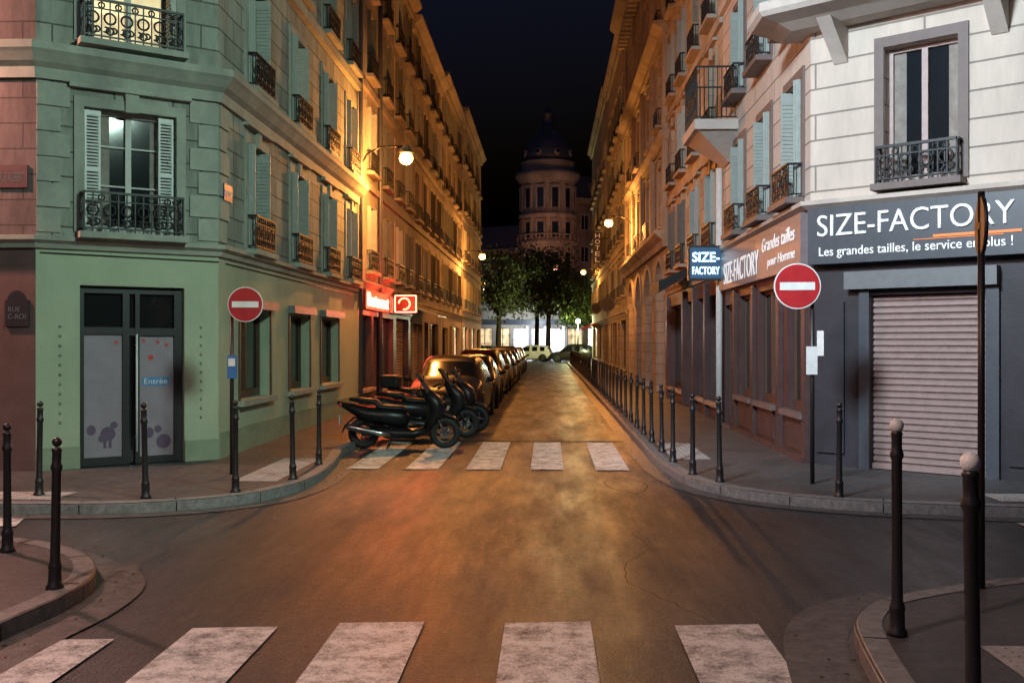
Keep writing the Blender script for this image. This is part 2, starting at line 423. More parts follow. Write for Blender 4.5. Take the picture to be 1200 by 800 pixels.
def window(B, fr, s0, s1, h0, h1, rail=1, shut=1, lit=None, sur=1, depth=.22, fm=None, trim=None, det=1, curtain=False, railh=.55, ro=.16):
    fm = fm or frame_w; trim = trim or trim_L
    gp = B.part('glass_' + (lit.name if lit else 'dark'), lit or glass)
    D = -depth
    gp.face([fr.pt(s0, D, h0), fr.pt(s1, D, h0), fr.pt(s1, D, h1), fr.pt(s0, D, h1)])
    f = B.part('window_frames_' + fm.name, fm)
    w = .055
    f.fbox(fr, s0 + .001, s0 + w, D + .003, D + .05, h0 + .001, h1 - .001)
    f.fbox(fr, s1 - w, s1 - .001, D + .003, D + .05, h0 + .001, h1 - .001)
    f.fbox(fr, s0 + w, s1 - w, D + .003, D + .048, h1 - w, h1 - .001)
    f.fbox(fr, s0 + w, s1 - w, D + .003, D + .048, h0 + .001, h0 + .13)
    mid = (s0 + s1) / 2
    f.fbox(fr, mid - .04, mid + .04, D + .003, D + .06, h0 + .13, h1 - w)
    if det:
        for hh in (h0 + (h1 - h0) * .4, h0 + (h1 - h0) * .72):
            f.fbox(fr, s0 + w, mid - .04, D + .003, D + .04, hh - .012, hh + .012)
            f.fbox(fr, mid + .04, s1 - w, D + .003, D + .04, hh - .012, hh + .012)
    if curtain:
        c = B.part('curtains', curtain_m)
        kk = random.choice([.1, .17, .26, .36])
        for a, b in ((s0 + w, s0 + w + (s1 - s0) * kk), (s1 - w - (s1 - s0) * kk * .8, s1 - w)):
            c.face([fr.pt(a, D + .002, h0 + .13), fr.pt(b, D + .002, h0 + .13), fr.pt(b, D + .002, h1 - w), fr.pt(a, D + .002, h1 - w)])
    if shut == 3:   # wide louvred leaves folded in front of the reveal
        sp = B.part('white_shutters', shutter_ww)
        for a, sg in ((s0, 1), (s1, -1)):
            x0, x1 = sorted((a + sg * .02, a + sg * .23))
            sp.fbox(fr, x0, x0 + .03, -.09, -.055, h0 + .02, h1 - .02); sp.fbox(fr, x1 - .03, x1, -.09, -.055, h0 + .02, h1 - .02)
            for hh in (h0 + .02, (h0 + h1) / 2, h1 - .08): sp.fbox(fr, x0 + .03, x1 - .03, -.088, -.057, hh, hh + .06)
            k = int((h1 - h0 - .1) / .045)
            for q in range(k):
                hh = h0 + .09 + q * .045
                sp.hexa([fr.pt(x0 + .03, -.06, hh), fr.pt(x1 - .03, -.06, hh), fr.pt(x1 - .03, -.083, hh + .02), fr.pt(x0 + .03, -.083, hh + .02),
                         fr.pt(x0 + .03, -.06, hh + .008), fr.pt(x1 - .03, -.06, hh + .008), fr.pt(x1 - .03, -.083, hh + .028), fr.pt(x0 + .03, -.083, hh + .028)])
    elif shut:
        sp = B.part('shutters' if shut == 1 else 'shutters_dull', shutter_w if shut == 1 else shutter_d)
        for a, sg in ((s0, 1), (s1, -1)):
            for k in range(3):
                x = a + sg * (.012 + k * .032); y = x + sg * .022
                sp.fbox(fr, min(x, y), max(x, y), D + .07 + .012 * k, .06 + .03 * k, h0 + .02, h1 - .02)
            if det:
                for q in range(int((h1 - h0 - .2) / .06)):
                    hh = h0 + .1 + q * .06
                    x = a + sg * .1
                    sp.fbox(fr, min(x, x + sg * .012), max(x, x + sg * .012), D + .11, .1, hh, hh + .035)
    if sur:
        t = B.part('window_surrounds', trim)
        t.fbox(fr, s0 - .13, s0 - .002, -.01, .035, h0 - .0, h1 + .14)
        t.fbox(fr, s1 + .002, s1 + .13, -.01, .035, h0 - .0, h1 + .14)
        t.fbox(fr, s0 - .002, s1 + .002, -.01, .033, h1 + .002, h1 + .14)
        if sur > 1:
            t.fbox(fr, mid - .09, mid + .09, -.01, .075, h1 - .02, h1 + .24)
            t.fbox(fr, s0 - .2, s1 + .2, -.01, .11, h1 + .24, h1 + .30)
    t = B.part('sills', trim)
    t.fbox(fr, s0 - .1, s1 + .1, -.01, .12 if not rail else ro + .06, h0 - .09, h0 - .003)
    if rail:
        r = B.part('balcony_railings', iron)
        railing(r, fr, s0 - .04, s1 + .04, ro, h0 - .003, h0 + railh, det, ro)

def roof(B, y0, y1, x, sgn, H, chim=2, mans=1.8):
    z = B.part('roof', zinc)
    xb = x + sgn * 11; xs = x + sgn * 1.3
    a = .02
    z.face([(x, y0 + a, H), (x, y1 - a, H), (xs, y1 - a, H + mans), (xs, y0 + a, H + mans)])
    z.face([(xs, y0 + a, H + mans), (xs, y1 - a, H + mans), (xb, y1 - a, H + mans + .4), (xb, y0 + a, H + mans + .4)])
    w = B.part('party_walls', stone_D)
    for y in (y0 + a, y1 - a):
        w.face([(x + sgn * .01, y, 0), (xb, y, 0), (xb, y, H + mans + .4), (xs, y, H + mans), (x + sgn * .01, y, H)])
    w.face([(xb, y0 + a, 0), (xb, y1 - a, 0), (xb, y1 - a, H + mans), (xb, y0 + a, H + mans)])
    c = B.part('chimneys', stone_D); pt = B.part('chimney_pots', bark)
    for i in range(chim):
        yy = y0 + .5 if i == 0 else y1 - .5 if i == 1 else (y0 + y1) / 2
        c.box((xs + sgn * 1.2, yy, H + mans + .7), (1.6, .45, 1.7))
        for k in range(4): pt.cyl((xs + sgn * (.65 + k * .37), yy, H + mans + 1.55), (xs + sgn * (.65 + k * .37), yy, H + mans + 1.9), .09, .07, 8)

CORN = lambda h, p=.22, t=.3: [(-.05, h - t), (p * .35, h - t), (p * .4, h - t * .6), (p * .75, h - t * .4), (p, h - t * .2), (p, h), (-.05, h + .02)]
BAND = lambda h, p=.06, t=.14: [(-.03, h - t), (p, h - t), (p, h), (-.03, h + .01)]

def street_building(name, side, y0, y1, H, wm, floors, cols, ww=1.05, wh=1.75, gm=None, bands=(), litp=.05, det=1, x=None, trim=None,
                    ground=None, gh=3.2, shutp=.8, railp=1, mans=1.8, fm=None, sur=1, chim=2):
    B = Obj(name)
    x = x if x is not None else (-4.85 if side == 'L' else 3.72)
    trim = trim or stone_P
    if side == 'L': fr = Frame((x, y0), (x, y1)); pl = [(x, y0), (x, y1)]; S = lambda y: y - y0; sg = -1
    else: fr = Frame((x, y1), (x, y0)); pl = [(x, y1), (x, y0)]; S = lambda y: y1 - y; sg = 1
    ops = []
    for k, f in enumerate(floors):
        for c in cols:
            s = S(c); ops.append((s - ww / 2, s + ww / 2, f, min(f + wh, H - .5)))
    ops = [o for o in ops if o[3] - o[2] > .6]
    wall(B.part('walls', wm), fr, 0, fr.L, gh, H, ops)
    for o in ops:
        r = random.random()
        lit = None
        if r < litp: lit = random.choice([room_w, room_y])
        window(B, fr, *o, rail=(random.random() < railp), shut=(0 if random.random() > shutp else random.choice([1, 2])), lit=lit, det=det, trim=trim, sur=sur,
               curtain=random.random() < .5, fm=fm)
    g = ground or []
    gops = []
    for q in g:
        a, b = sorted((S(q[0]), S(q[1]))); gops.append((a, b, q[2], q[3], q[4]))
    wall(B.part('ground_floor_wall', gm or wm), fr, 0, fr.L, .1, gh, gops, .3)
    for q in gops:
        a, b, c, d, kind = q
        if kind == 'shop':
            window(B, fr, a, b, c, d, rail=0, shut=0, sur=0, depth=.2, fm=frame_d, det=0, trim=slate)
        elif kind == 'door':
            p = B.part('doors', shop_wood); p.face([fr.pt(a, -.25, c), fr.pt(b, -.25, c), fr.pt(b, -.25, d), fr.pt(a, -.25, d)])
            for e in (0, 1):
                m = (a + b) / 2; aa, bb = (a + .08, m - .04) if e == 0 else (m + .04, b - .08)
                p.fbox(fr, aa, bb, -.249, -.21, c + .15, c + .9); p.fbox(fr, aa, bb, -.249, -.21, c + 1.0, d - .15)
        elif kind == 'roller':
            p = B.part('roller_shutters', roller)
            n = int((d - c) / .09)
            for i in range(n):
                h = c + (d - c) * i / n; hh = c + (d - c) * (i + 1) / n
                p.face([fr.pt(a, -.2, h), fr.pt(b, -.2, h), fr.pt(b, -.16, (h + hh) / 2), fr.pt(a, -.16, (h + hh) / 2)])
                p.face([fr.pt(a, -.16, (h + hh) / 2), fr.pt(b, -.16, (h + hh) / 2), fr.pt(b, -.2, hh), fr.pt(a, -.2, hh)])
        elif kind == 'litshop':
            window(B, fr, a, b, c, d, rail=0, shut=0, sur=0, depth=.2, fm=frame_d, det=0, trim=slate, lit=room_w)
    t = B.part('cornices', trim)
    t.sweep(pl, CORN(H + .05, .4, .5)); t.sweep(pl, CORN(gh + .1, .14, .22))
    for b_ in bands: t.sweep(pl, BAND(b_, .09, .18))
    roof(B, y0, y1, x, sg, H + .06, mans=mans, chim=chim)
    return B, fr, S

# ================================================================== GROUND
def crom(pts, k=5):
    V = [Vector(p) for p in pts]; n = len(V); T = []
    for i in range(n):
        a = V[i] - V[i - 1] if i > 0 else V[1] - V[0]
        b = V[i + 1] - V[i] if i < n - 1 else V[-1] - V[-2]
        d = (a.normalized() + b.normalized())
        d = d.normalized() if d.length > 1e-4 else b.normalized()
        T.append((d, min(a.length, b.length)))
    out = []
    for i in range(n - 1):
        L = (V[i + 1] - V[i]).length
        kk = k if L < 4 else 1
        m0 = T[i][0] * min(T[i][1], L); m1 = T[i + 1][0] * min(T[i + 1][1], L)
        for j in range(kk):
            t = j / kk; t2 = t * t; t3 = t2 * t
            p = V[i] * (2 * t3 - 3 * t2 + 1) + m0 * (t3 - 2 * t2 + t) + V[i + 1] * (-2 * t3 + 3 * t2) + m1 * (t3 - t2)
            out.append((p.x, p.y))
    out.append(tuple(pts[-1])); return out

g = Part([asphalt]); g.face([(-300, -100, 0), (300, -100, 0), (300, 500, 0), (-300, 500, 0)]); single('ground', g)
kR = crom([(1.6, 84), (1.6, 20), (1.6, 17.5), (1.6, 15.6), (1.66, 14.0), (1.85, 12.6), (2.3, 11.7), (2.9, 11.2), (3.7, 10.85), (5, 10.6), (8, 10.45), (60, 10.4)])
kL = crom([(-60, 10.35), (-8, 10.4), (-5.8, 10.42), (-4.6, 10.5), (-3.85, 10.8), (-3.35, 11.3), (-3.08, 12.0), (-3.0, 13), (-3.1, 14.5), (-3.3, 16), (-3.3, 20), (-3.3, 72)])
kNL = crom([(-3.5, -20), (-3.42, 4), (-3.36, 6.0), (-3.3, 6.7), (-3.38, 7.3), (-3.72, 7.95), (-4.4, 8.5), (-5.3, 8.75), (-7, 8.5), (-9, 8.2), (-60, 8.1)])
kNR = crom([(60, 7.95), (8, 7.95), (5, 7.8), (3.6, 7.5), (2.75, 7.12), (2.2, 6.75), (1.92, 6.3), (1.8, 5.8), (1.68, 5.0), (1.55, 4.0), (1.45, 1), (1.4, -20)])
def pavement(kerb, back):
    p = Part([pave]); poly = [Vector((a, b, .12)) for a, b in kerb + back]
    for t in tessellate_polygon([poly]): p.face([poly[i] for i in t])
    single('pavement', p)
    k = Part([granite]); k.sweep(kerb, [(-.16, 0), (0, 0), (0, .105), (-.02, .126), (-.16, .126)])
    single('kerb', k)
    q = Part([gutter_m]); q.sweep(kerb, [(.0, .008), (.25, .008)], closed_prof=False); single('gutter', q)
pavement(kR, [(60, 84)]); pavement(kL, [(-60, 72)]); pavement(kNL, [(-60, -20)]); pavement(kNR, [(60, -20)])
kj = Part([tar]); lit_ = Part([M_noise('dead_leaves', (.05, .03, .012), (.12, .07, .025), 9, .8, 0)])
for K in (kR, kL, kNL, kNR):
    acc = 0
    for i in range(len(K) - 1):
        a = Vector((*K[i], 0)); b = Vector((*K[i + 1], 0)); L = (b - a).length
        if L < 1e-5: continue
        d = (b - a) / L
        n = Vector((d.y, -d.x, 0)); t = (1.0 - acc) % 1.0
        while t < L:
            p = a + d * t
            if p.length < 45:
                kj.face([p + n * .003 - d * .006 + Vector((0, 0, .01)), p + n * .003 + d * .006 + Vector((0, 0, .01)), p + n * .003 + d * .006 + Vector((0, 0, .108)), p + n * .003 - d * .006 + Vector((0, 0, .108))])
                kj.face([p + n * -.02 - d * .006 + Vector((0, 0, .129)), p - n * .02 + d * .006 + Vector((0, 0, .129)), p - n * .16 + d * .006 + Vector((0, 0, .129)), p - n * .16 - d * .006 + Vector((0, 0, .129))])
                for q in range(7):
                    e = p + d * random.uniform(0, 1) + n * abs(random.gauss(0, .12)) + n * .02
                    ang = random.uniform(0, 6.28); u = Vector((math.cos(ang), math.sin(ang), 0)); w = Vector((-u.y, u.x, 0)); s_ = random.uniform(.008, .022)
                    z0 = Vector((0, 0, .014)); lit_.face([e - u * s_ + z0, e + w * s_ * .6 + z0 * 1.5, e + u * s_ + z0, e - w * s_ * .6 + z0 * 1.3])
            t += 1.0
        acc = (acc + L) % 1.0
single('kerb_joints', kj); single('leaf_litter', lit_)
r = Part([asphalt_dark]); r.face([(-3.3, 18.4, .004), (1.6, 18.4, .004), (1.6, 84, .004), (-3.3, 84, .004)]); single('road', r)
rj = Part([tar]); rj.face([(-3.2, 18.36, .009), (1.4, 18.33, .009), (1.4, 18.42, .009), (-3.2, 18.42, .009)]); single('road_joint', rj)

zc = Part([paint_w])
for c, w in ((-.01, .48), (.93, .48), (-.93, .5), (-1.82, .48), (-2.68, .46)):
    zc.face([(c - w / 2, 14.3, .012), (c + w / 2, 14.3, .012), (c + w / 2, 18.2, .012), (c - w / 2, 18.2, .012)])
for x0, x1, y in ((-3.28, -2.68, 6.05), (-2.28, -1.74, 6.35), (-1.36, -.81, 6.5), (-.28, .28, 6.54), (.82, 1.37, 6.52)):
    zc.face([(x0, 3.2, .012), (x1, 3.2, .012), (x1, y + .02, .012), (x0, y - .03, .012)])
for y in (10.05, 9.3, 8.55):
    zc.face([(4.75, y - .24, .012), (8.2, y - .24, .012), (8.2, y + .24, .012), (4.75, y + .24, .012)])
for y in (9.95, 9.15):
    zc.face([(-9, y - .22, .012), (-5.3, y - .22, .012), (-5.45, y + .22, .012), (-9, y + .22, .012)])
single('zebra_crossing', zc)

def ribbon(pts, w, z=.016, mat=crackm, name='road_crack'):
    p = Part([mat]); P = crom(pts, 6)
    P = [(a + random.uniform(-.02, .02), b + random.uniform(-.02, .02)) for a, b in P]
    p.sweep(P, [(-w / 2, z), (w / 2, z)], closed_prof=False); single(name, p)
ribbon([(1.05, 6.6), (.85, 7.1), (.62, 7.6), (.66, 8.3), (.9, 8.9), (.8, 9.6)], .007)
ribbon([(1.1, 12.0), (.8, 12.5), (.75, 13.1), (1.0, 13.4), (1.25, 13.0), (1.2, 12.3), (1.05, 12.0)], .014)
p = Part([patch_mat]); p.sweep(crom([(2.6, 7.05), (2.15, 6.75), (1.9, 6.3), (1.78, 5.8), (1.66, 5.0), (1.53, 4.0)]), [(.02, .0125), (.4, .0125)], closed_prof=False); single('road_patch', p)
p = Part([patch_mat]); p.sweep(crom([(-3.4, 4.6), (-3.34, 6.0), (-3.28, 6.7), (-3.36, 7.3), (-3.7, 7.95)]), [(.02, .0125), (.34, .0125)], closed_prof=False); single('road_patch', p)
def tactile(x0, y0, x1, y1, rz=0):
    p = Part([tact]); c = Vector(((x0 + x1) / 2, (y0 + y1) / 2, 0)); R = Matrix.Rotation(rz, 3, 'Z')
    w, h = x1 - x0, y1 - y0
    p.face([c + R @ Vector((a, b, 0)) + Vector((0, 0, .124)) for a, b in ((-w / 2, -h / 2), (w / 2, -h / 2), (w / 2, h / 2), (-w / 2, h / 2))])
    nx, ny = int(w / .075), int(h / .075)
    for i in range(nx):
        for j in range(ny):
            q = c + R @ Vector((-w / 2 + (i + .5) * w / nx, -h / 2 + (j + .5) * h / ny, 0))
            p.cyl(q + Vector((0, 0, .123)), q + Vector((0, 0, .129)), .018, .012, 6)
    single('tactile_paving', p)
tactile(-3.9, 12.2, -3.35, 14.6); tactile(1.85, 14.7, 2.4, 17.0); tactile(2.45, 4.6, 3.1, 5.75, 0); tactile(-6.9, 10.7, -5.4, 11.25)
tactile(4.9, 10.95, 6.2, 11.5)

# ================================================================== LEFT CORNER BUILDING
LX = -4.85
Bp = (-6.83, 13.05); Ap = (LX, 14.5); Lend = (LX, 25.3); Lw = (-40, 13.05)
B = Obj('corner_apartment_building')
frC = Frame(Bp, Ap); frS = Frame(Ap, Lend); frW = Frame(Lw, Bp)
H = 15.5
fl = [3.34, 5.95, 8.55, 11.15]
S = lambda y: y - Ap[1]
wp = B.part('stone_walls', stone_L); gp = B.part('ground_floor_render', stucco_green)
ops = [(.60, 1.84, f, f + 1.72) for f in fl]
wall(wp, frC, 0, frC.L, 3.2, H, ops)
for i, o in enumerate(ops):
    window(B, frC, *o, rail=1, shut=3 if i == 0 else 1, lit=(room_w if i == 1 else None), sur=2, curtain=True, railh=.55, ro=.24)
door = (.55, 1.96, .12, 2.62)
wall(gp, frC, 0, frC.L, .1, 3.2, [door], .16)
cols = [16.4, 19.15, 21.8, 24.25]
ops = [(S(c) - .52, S(c) + .52, f, f + 1.72) for c in cols for f in fl]
wall(wp, frS, 0, frS.L, 3.2, H, ops)
for i, o in enumerate(ops):
    lit = room_y if i in (5, 9) else None
    window(B, frS, *o, rail=1, shut=1, lit=lit, sur=2 if o[2] < 4 else 1, curtain=True)
gw = [(15.5, 17.2), (18.5, 20.1), (21.1, 22.9)]
gops = [(S(a), S(b), .92, 2.35) for a, b in gw]
wall(gp, frS, 0, frS.L, .1, 3.2, gops)
for o in gops:
    window(B, frS, *o, rail=0, shut=0, sur=0, fm=frame_b, curtain=False, det=0)
    p = B.part('shop_window_casings', slate_l)
    p.fbox(frS, o[0] - .08, o[1] + .08, -.01, .14, 2.38, 2.52)
    p = B.part('brown_casings', frame_b)
    p.fbox(frS, o[0] - .06, o[0] - .001, -.01, .03, .86, 2.378); p.fbox(frS, o[1] + .001, o[1] + .06, -.01, .03, .86, 2.378)
ops = [(s - .52, s + .52, f, f + 1.72) for s in (frW.L - 2.6, frW.L - 5.4, frW.L - 8.2) for f in fl]
wall(B.part('wing_wall', stone_L2), frW, 0, frW.L, 3.2, H, ops); wall(B.part('wing_ground_wall', M_noise('wing_render', (.11, .06, .057), (.15, .09, .085), 2, .8, .3)), frW, 0, frW.L, .1, 3.2, [])  # wing render colour likewise darkened against the mast light
for o in ops: window(B, frW, *o, rail=1, shut=1, sur=1)
pl = [Lw, Bp, Ap, Lend]
t = B.part('string_courses', trim_L)
t.sweep(pl, [(-.03, 3.1), (.05, 3.1), (.07, 3.16), (.14, 3.2), (.14, 3.26), (-.03, 3.28)])
t.sweep(pl, [(-.03, 5.36), (.06, 5.36), (.08, 5.5), (.16, 5.56), (.24, 5.66), (.28, 5.7), (.28, 5.8), (-.03, 5.83)])
t.sweep(pl, BAND(8.4, .12, .2)); t.sweep(pl, BAND(11.0, .12, .2)); t.sweep(pl, CORN(H + .05, .45, .6))
gp2 = B.part('plinth', M_noise('painted_plinth', (.2, .26, .18), (.28, .34, .24), 2, .7, .2, 30))
gp2.fbox(frC, 0.01, .548, -.01, .03, .11, .42); gp2.fbox(frC, 1.962, frC.L, -.01, .03, .11, .42)
gp2.fbox(frS, .02, frS.L, -.01, .03, .11, .5)
q = B.part('quoins', trim_L)
for k in range(6):
    h = 3.32 + k * .34
    w_ = .42 if k % 2 else .30
    q.fbox(frC, frC.L - w_, frC.L - .01, -.01, .03, h, h + .31); q.fbox(frS, .01, w_, -.01, .03, h, h + .31)
    q.fbox(frC, .01, w_, -.01, .03, h, h + .31)
rf = B.part('roof', zinc)
rf.face([(-40, 13.05, H + .06), (Bp[0], Bp[1], H + .06), (Ap[0], Ap[1], H + .06), (LX, 25.3, H + .06), (-40, 25.3, H + .06)])
B.part('party_wall', stone_D).face([(LX - .01, 25.28, 0), (-16, 25.28, 0), (-16, 25.28, H), (LX - .01, 25.28, H)])
a, b, c, d = door
dk = B.part('entrance_frame', frame_d)
D = -.15
for s0, s1 in ((a + .001, a + .07), (1.13, 1.22), (1.30, 1.36), (b - .12, b - .001)):
    dk.fbox(frC, s0, s1, D + .003, D + .06, c, d - .001)
dk.fbox(frC, a + .07, b - .12, D + .004, D + .055, d - .1, d - .002)
dk.fbox(frC, a + .07, 1.13, D + .004, D + .055, 1.95, 2.05); dk.fbox(frC, 1.22, b - .12, D + .004, D + .055, 1.93, 2.04)
dk.fbox(frC, a + .07, 1.13, D + .004, D + .055, c, c + .12); dk.fbox(frC, 1.36, b - .12, D + .004, D + .055, c, c + .1)
B.part('entrance_glass', glass).face([frC.pt(a, D, c), frC.pt(b, D, c), frC.pt(b, D, d), frC.pt(a, D, d)])
fz = B.part('frosted_door_panels', frost)
fz.face([frC.pt(a + .07, D + .02, c + .12), frC.pt(1.13, D + .02, c + .12), frC.pt(1.13, D + .02, 1.95), frC.pt(a + .07, D + .02, 1.95)])
fz.face([frC.pt(1.36, D + .02, c + .1), frC.pt(b - .12, D + .02, c + .1), frC.pt(b - .12, D + .02, 1.93), frC.pt(1.36, D + .02, 1.93)])
hd = B.part('door_handle', white_p); hd.cyl(frC.pt(1.3, .0, .3), frC.pt(1.3, .0, 1.95), .014); hd.cyl(frC.pt(1.3, -.1, 1.8), frC.pt(1.3, 0, 1.8), .01); hd.cyl(frC.pt(1.3, -.1, .5), frC.pt(1.3, 0, .5), .01)
dc = B.part('door_decals', balloon_m)
def disc(part, fr, s, o, h, r, sy=1, n=16): part.face([fr.pt(s + r * math.cos(2 * math.pi * i / n), o, h + r * sy * math.sin(2 * math.pi * i / n)) for i in range(n)])
oo_ = 0
for (s, h, r, sy) in ((.72, .62, .06, 1.2), (.94, .56, .1, 1.0), (1.02, .68, .05, 1), (.86, .5, .05, 1), (1.5, .55, .06, 1.3), (1.7, .42, .1, 1), (1.62, .6, .05, 1)):
    oo_ += .001; disc(dc, frC, s, D + .024 + oo_, h, r, sy)
for s in (.9, .97): dc.fbox(frC, s - .02, s + .02, D + .021, D + .023, .36, .5)
dr = B.part('door_sticker_red', decal_red)
disc(dr, frC, 1.52, D + .024, 1.62, .04)
for (s, h) in ((1.42, 1.86), (1.62, 1.84), (1.74, 1.8), (1.05, 1.84)):
    pts = []
    for i in range(10):
        rr = .04 if i % 2 == 0 else .017; pts.append(frC.pt(s + rr * math.sin(i * math.pi / 5), D + .024, h + rr * math.cos(i * math.pi / 5)))
    dr.face(pts)
en = B.part('entry_label', M_plain('label_blue', (.08, .25, .5), .4)); en.fbox(frC, 1.4, 1.78, D + .021, D + .026, 1.22, 1.34)
text(B, frC, 1.43, 1.75, D + .028, 1.245, .075, 'Entrée', white_p, 'entry_lettering', ext=.001)
st = B.part('wall_studs', gp2.mats[0])
for s in (.3, 2.2):
    for k in range(11): st.cyl(frC.pt(s, 0, .75 + k * .13), frC.pt(s, .025, .75 + k * .13), .022, .012, 8)
plq = B.part('street_name_plaque', blue_p)
plq.fbox(frS, .12, .5, .031, .05, 3.95, 4.2)
text(B, frS, .16, .46, .052, 4.03, .08, 'RUE DU', white_p, 'plaque_lettering', ext=.001)
plq2 = B.part('wing_plaque', M_plain('plaque_brown', (.10, .05, .05), .5))
plq2.fbox(frW, frW.L - .52, frW.L - .1, .001, .03, 3.9, 4.2)
text(B, frW, frW.L - .48, frW.L - .14, .032, 3.98, .12, 'RUE ALIBERT', slate_l, 'plaque_lettering', ext=.001)
pb = B.part('wall_plaque', slate)
pb.fbox(frW, frW.L - .4, frW.L - .08, .001, .03, 2.05, 2.4); disc(pb, frW, frW.L - .24, .029, 2.4, .13)
text(B, frW, frW.L - .36, frW.L - .12, .033, 2.15, .16, 'RUE\nC-ROI', slate_l, 'plaque_lettering', ext=.001)
dp = B.part('downpipe', zinc); dp.cyl(frS.pt(frS.L - .1, .09, .12), frS.pt(frS.L - .1, .09, H), .05, .05, 10)
cb = B.part('cables', frame_d); cb.cyl(frS.pt(.3, .02, 3.02), frS.pt(frS.L - .2, .02, 3.0), .008, .008, 5); cb.cyl(frC.pt(.05, .02, 3.04), frC.pt(frC.L, .02, 3.02), .008, .008, 5)
B.finish(loc=(-6.5, 16, 0))

# ================================================================== OTHER LEFT BUILDINGS
fl2 = [3.7, 6.3, 8.9, 11.4]
Bb, fr, S2 = street_building('apartment_building', 'L', 25.3, 35.2, 13.7, stone_P, [3.75, 6.4, 9.0, 11.3], [27.0, 29.6, 32.0, 34.2], gm=shop_wood, gh=3.35,
    ground=[(25.7, 27.3, .6, 2.55, 'shop'), (27.6, 28.5, .15, 2.55, 'door'), (28.9, 31.2, .5, 2.55, 'shop'), (31.8, 34.6, .15, 2.6, 'roller')], bands=(6.1, 8.7), x=LX - .01, litp=.06)
nb = Bb.part('neon_sign_panel', M_plain('sign_red_board', (.2, .02, .015), .4))
nb.fbox(fr, .3, 4.0, .02, .16, 2.7, 3.22); nb.fbox(fr, 4.4, 9.4, .02, .12, 2.72, 3.2)
text(Bb, fr, .5, 3.8, .18, 2.78, .36, 'Restaurant', neon_red, 'neon_lettering', off=.0, ext=.02)
neo = Bb.part('neon_ring', neon_org)
frP = Frame((LX, 30.4), (LX + .9, 30.4))
nbox = Bb.part('projecting_sign', M_plain('sign_dark', (.08, .012, .01), .4))
nbox.fbox(frP, .15, .85, -.06, .06, 2.72, 3.28)
neo.torus(frP.pt(.46, .075, 3.0), frP.n, .17, .022, 20, 5, a0=.6, a1=5.4)
rg = Bb.part('neon_tube', neon_red)
rg.pipe([frP.pt(.18, .075, 2.75), frP.pt(.82, .075, 2.75), frP.pt(.82, .075, 3.25), frP.pt(.18, .075, 3.25), frP.pt(.18, .075, 2.75)], .014)
dpb = Bb.part('downpipe', zinc); dpb.cyl(fr.pt(2.95, .09, .12), fr.pt(2.95, .09, 13.5), .06, .06, 10)
for yy in (27.2, 29.6):
    l_ = bpy.data.lights.new('neon_glow', 'POINT'); l_.energy = 110; l_.color = (1, .07, .03); l_.shadow_soft_size = .3
    lo_ = bpy.data.objects.new('neon_light', l_); COL.objects.link(lo_); lo_.location = (LX + .75, yy, 2.95); Bb.extra.append(lo_)
Bb.finish(loc=(-9, 30, 0))
Bb, fr, S2 = street_building('apartment_building', 'L', 35.2, 45, 13.4, stone_D, fl2, [36.6, 39, 41.4, 43.7], gm=stone_D, det=0,
    ground=[(35.8, 38.4, .15, 2.5, 'roller'), (39, 40.2, .15, 2.6, 'door'), (41, 44, .6, 2.6, 'shop')], bands=(6.1, 8.6), litp=.05, x=LX)
aw = Bb.part('awning', white_p)
aw.hexa([fr.pt(.5, .9, 2.75), fr.pt(3.4, .9, 2.75), fr.pt(3.4, .02, 3.05), fr.pt(.5, .02, 3.05), fr.pt(.5, .9, 2.8), fr.pt(3.4, .9, 2.8), fr.pt(3.4, .02, 3.1), fr.pt(.5, .02, 3.1)])
Bb.finish(loc=(-9, 40, 0))
Bb, fr, S2 = street_building('apartment_building', 'L', 45, 56, 14.0, stone_P, fl2, [46.5, 49, 51.5, 54], gm=stone_P, det=0,
    ground=[(45.8, 48.4, .6, 2.5, 'shop'), (49.2, 50.4, .15, 2.6, 'door'), (51.4, 54.8, .6, 2.6, 'litshop')], bands=(6.1, 8.6), litp=.05, x=LX - .02)
Bb.finish(loc=(-9, 50, 0))
Bb, fr, S2 = street_building('apartment_building', 'L', 56, 72, 15.0, stone_P, [3.7, 6.5, 9.3, 12], [57.5, 60, 62.5, 65, 67.5, 70], gm=trim_R, det=0,
    ground=[(56.8, 60.4, .4, 2.7, 'litshop'), (61.2, 62.4, .15, 2.6, 'door'), (63.4, 67, .6, 2.7, 'litshop'), (68, 71, .5, 2.7, 'shop')], bands=(6.1, 9.0), litp=.07, x=LX)
Bb.finish(loc=(-9, 64, 0))

# ================================================================== RIGHT CORNER BUILDING
RX = 3.72
Cp = (RX, 14.25); Dp = (5.98, 12.42); Rend = (RX, 21.3); Rw = (40, 12.42)
B = Obj('corner_shop_building')
frS = Frame(Rend, Cp); frC = Frame(Cp, Dp); frW = Frame(Dp, Rw)
S = lambda y: Rend[1] - y
H = 15.5
wp = B.part('upper_walls', stone_R)
fl = [3.95, 6.6, 9.2, 11.8]
ops = [(1.05, 2.0, f, f + 1.85) for f in fl]
wall(wp, frC, 0, frC.L, 3.72, H, ops)
pinkf = M_plain('pink_frame', (.42, .31, .29), .5)
for i, o in enumerate(ops): window(B, frC, *o, rail=1, shut=0, lit=None, sur=1, trim=M_plain('taupe_surround', (.16, .12, .11), .6) if i == 0 else trim_R, fm=pinkf if i == 0 else frame_w, det=0 if i == 0 else 1, curtain=True, railh=.5, ro=.2)
railing(B.part('balcony_railings', iron), frC, 1.01, 2.04, .215, 3.95, 4.44, 1, .0)
ops = [(S(c) - .48, S(c) + .48, f, f + 1.75) for c in (15.15, 17.2, 19.4) for f in fl]
wall(wp, frS, 0, frS.L, 3.72, H, ops)
for o in ops: window(B, frS, *o, rail=1, shut=1, sur=1, trim=trim_R, curtain=True, railh=.5, ro=.22)
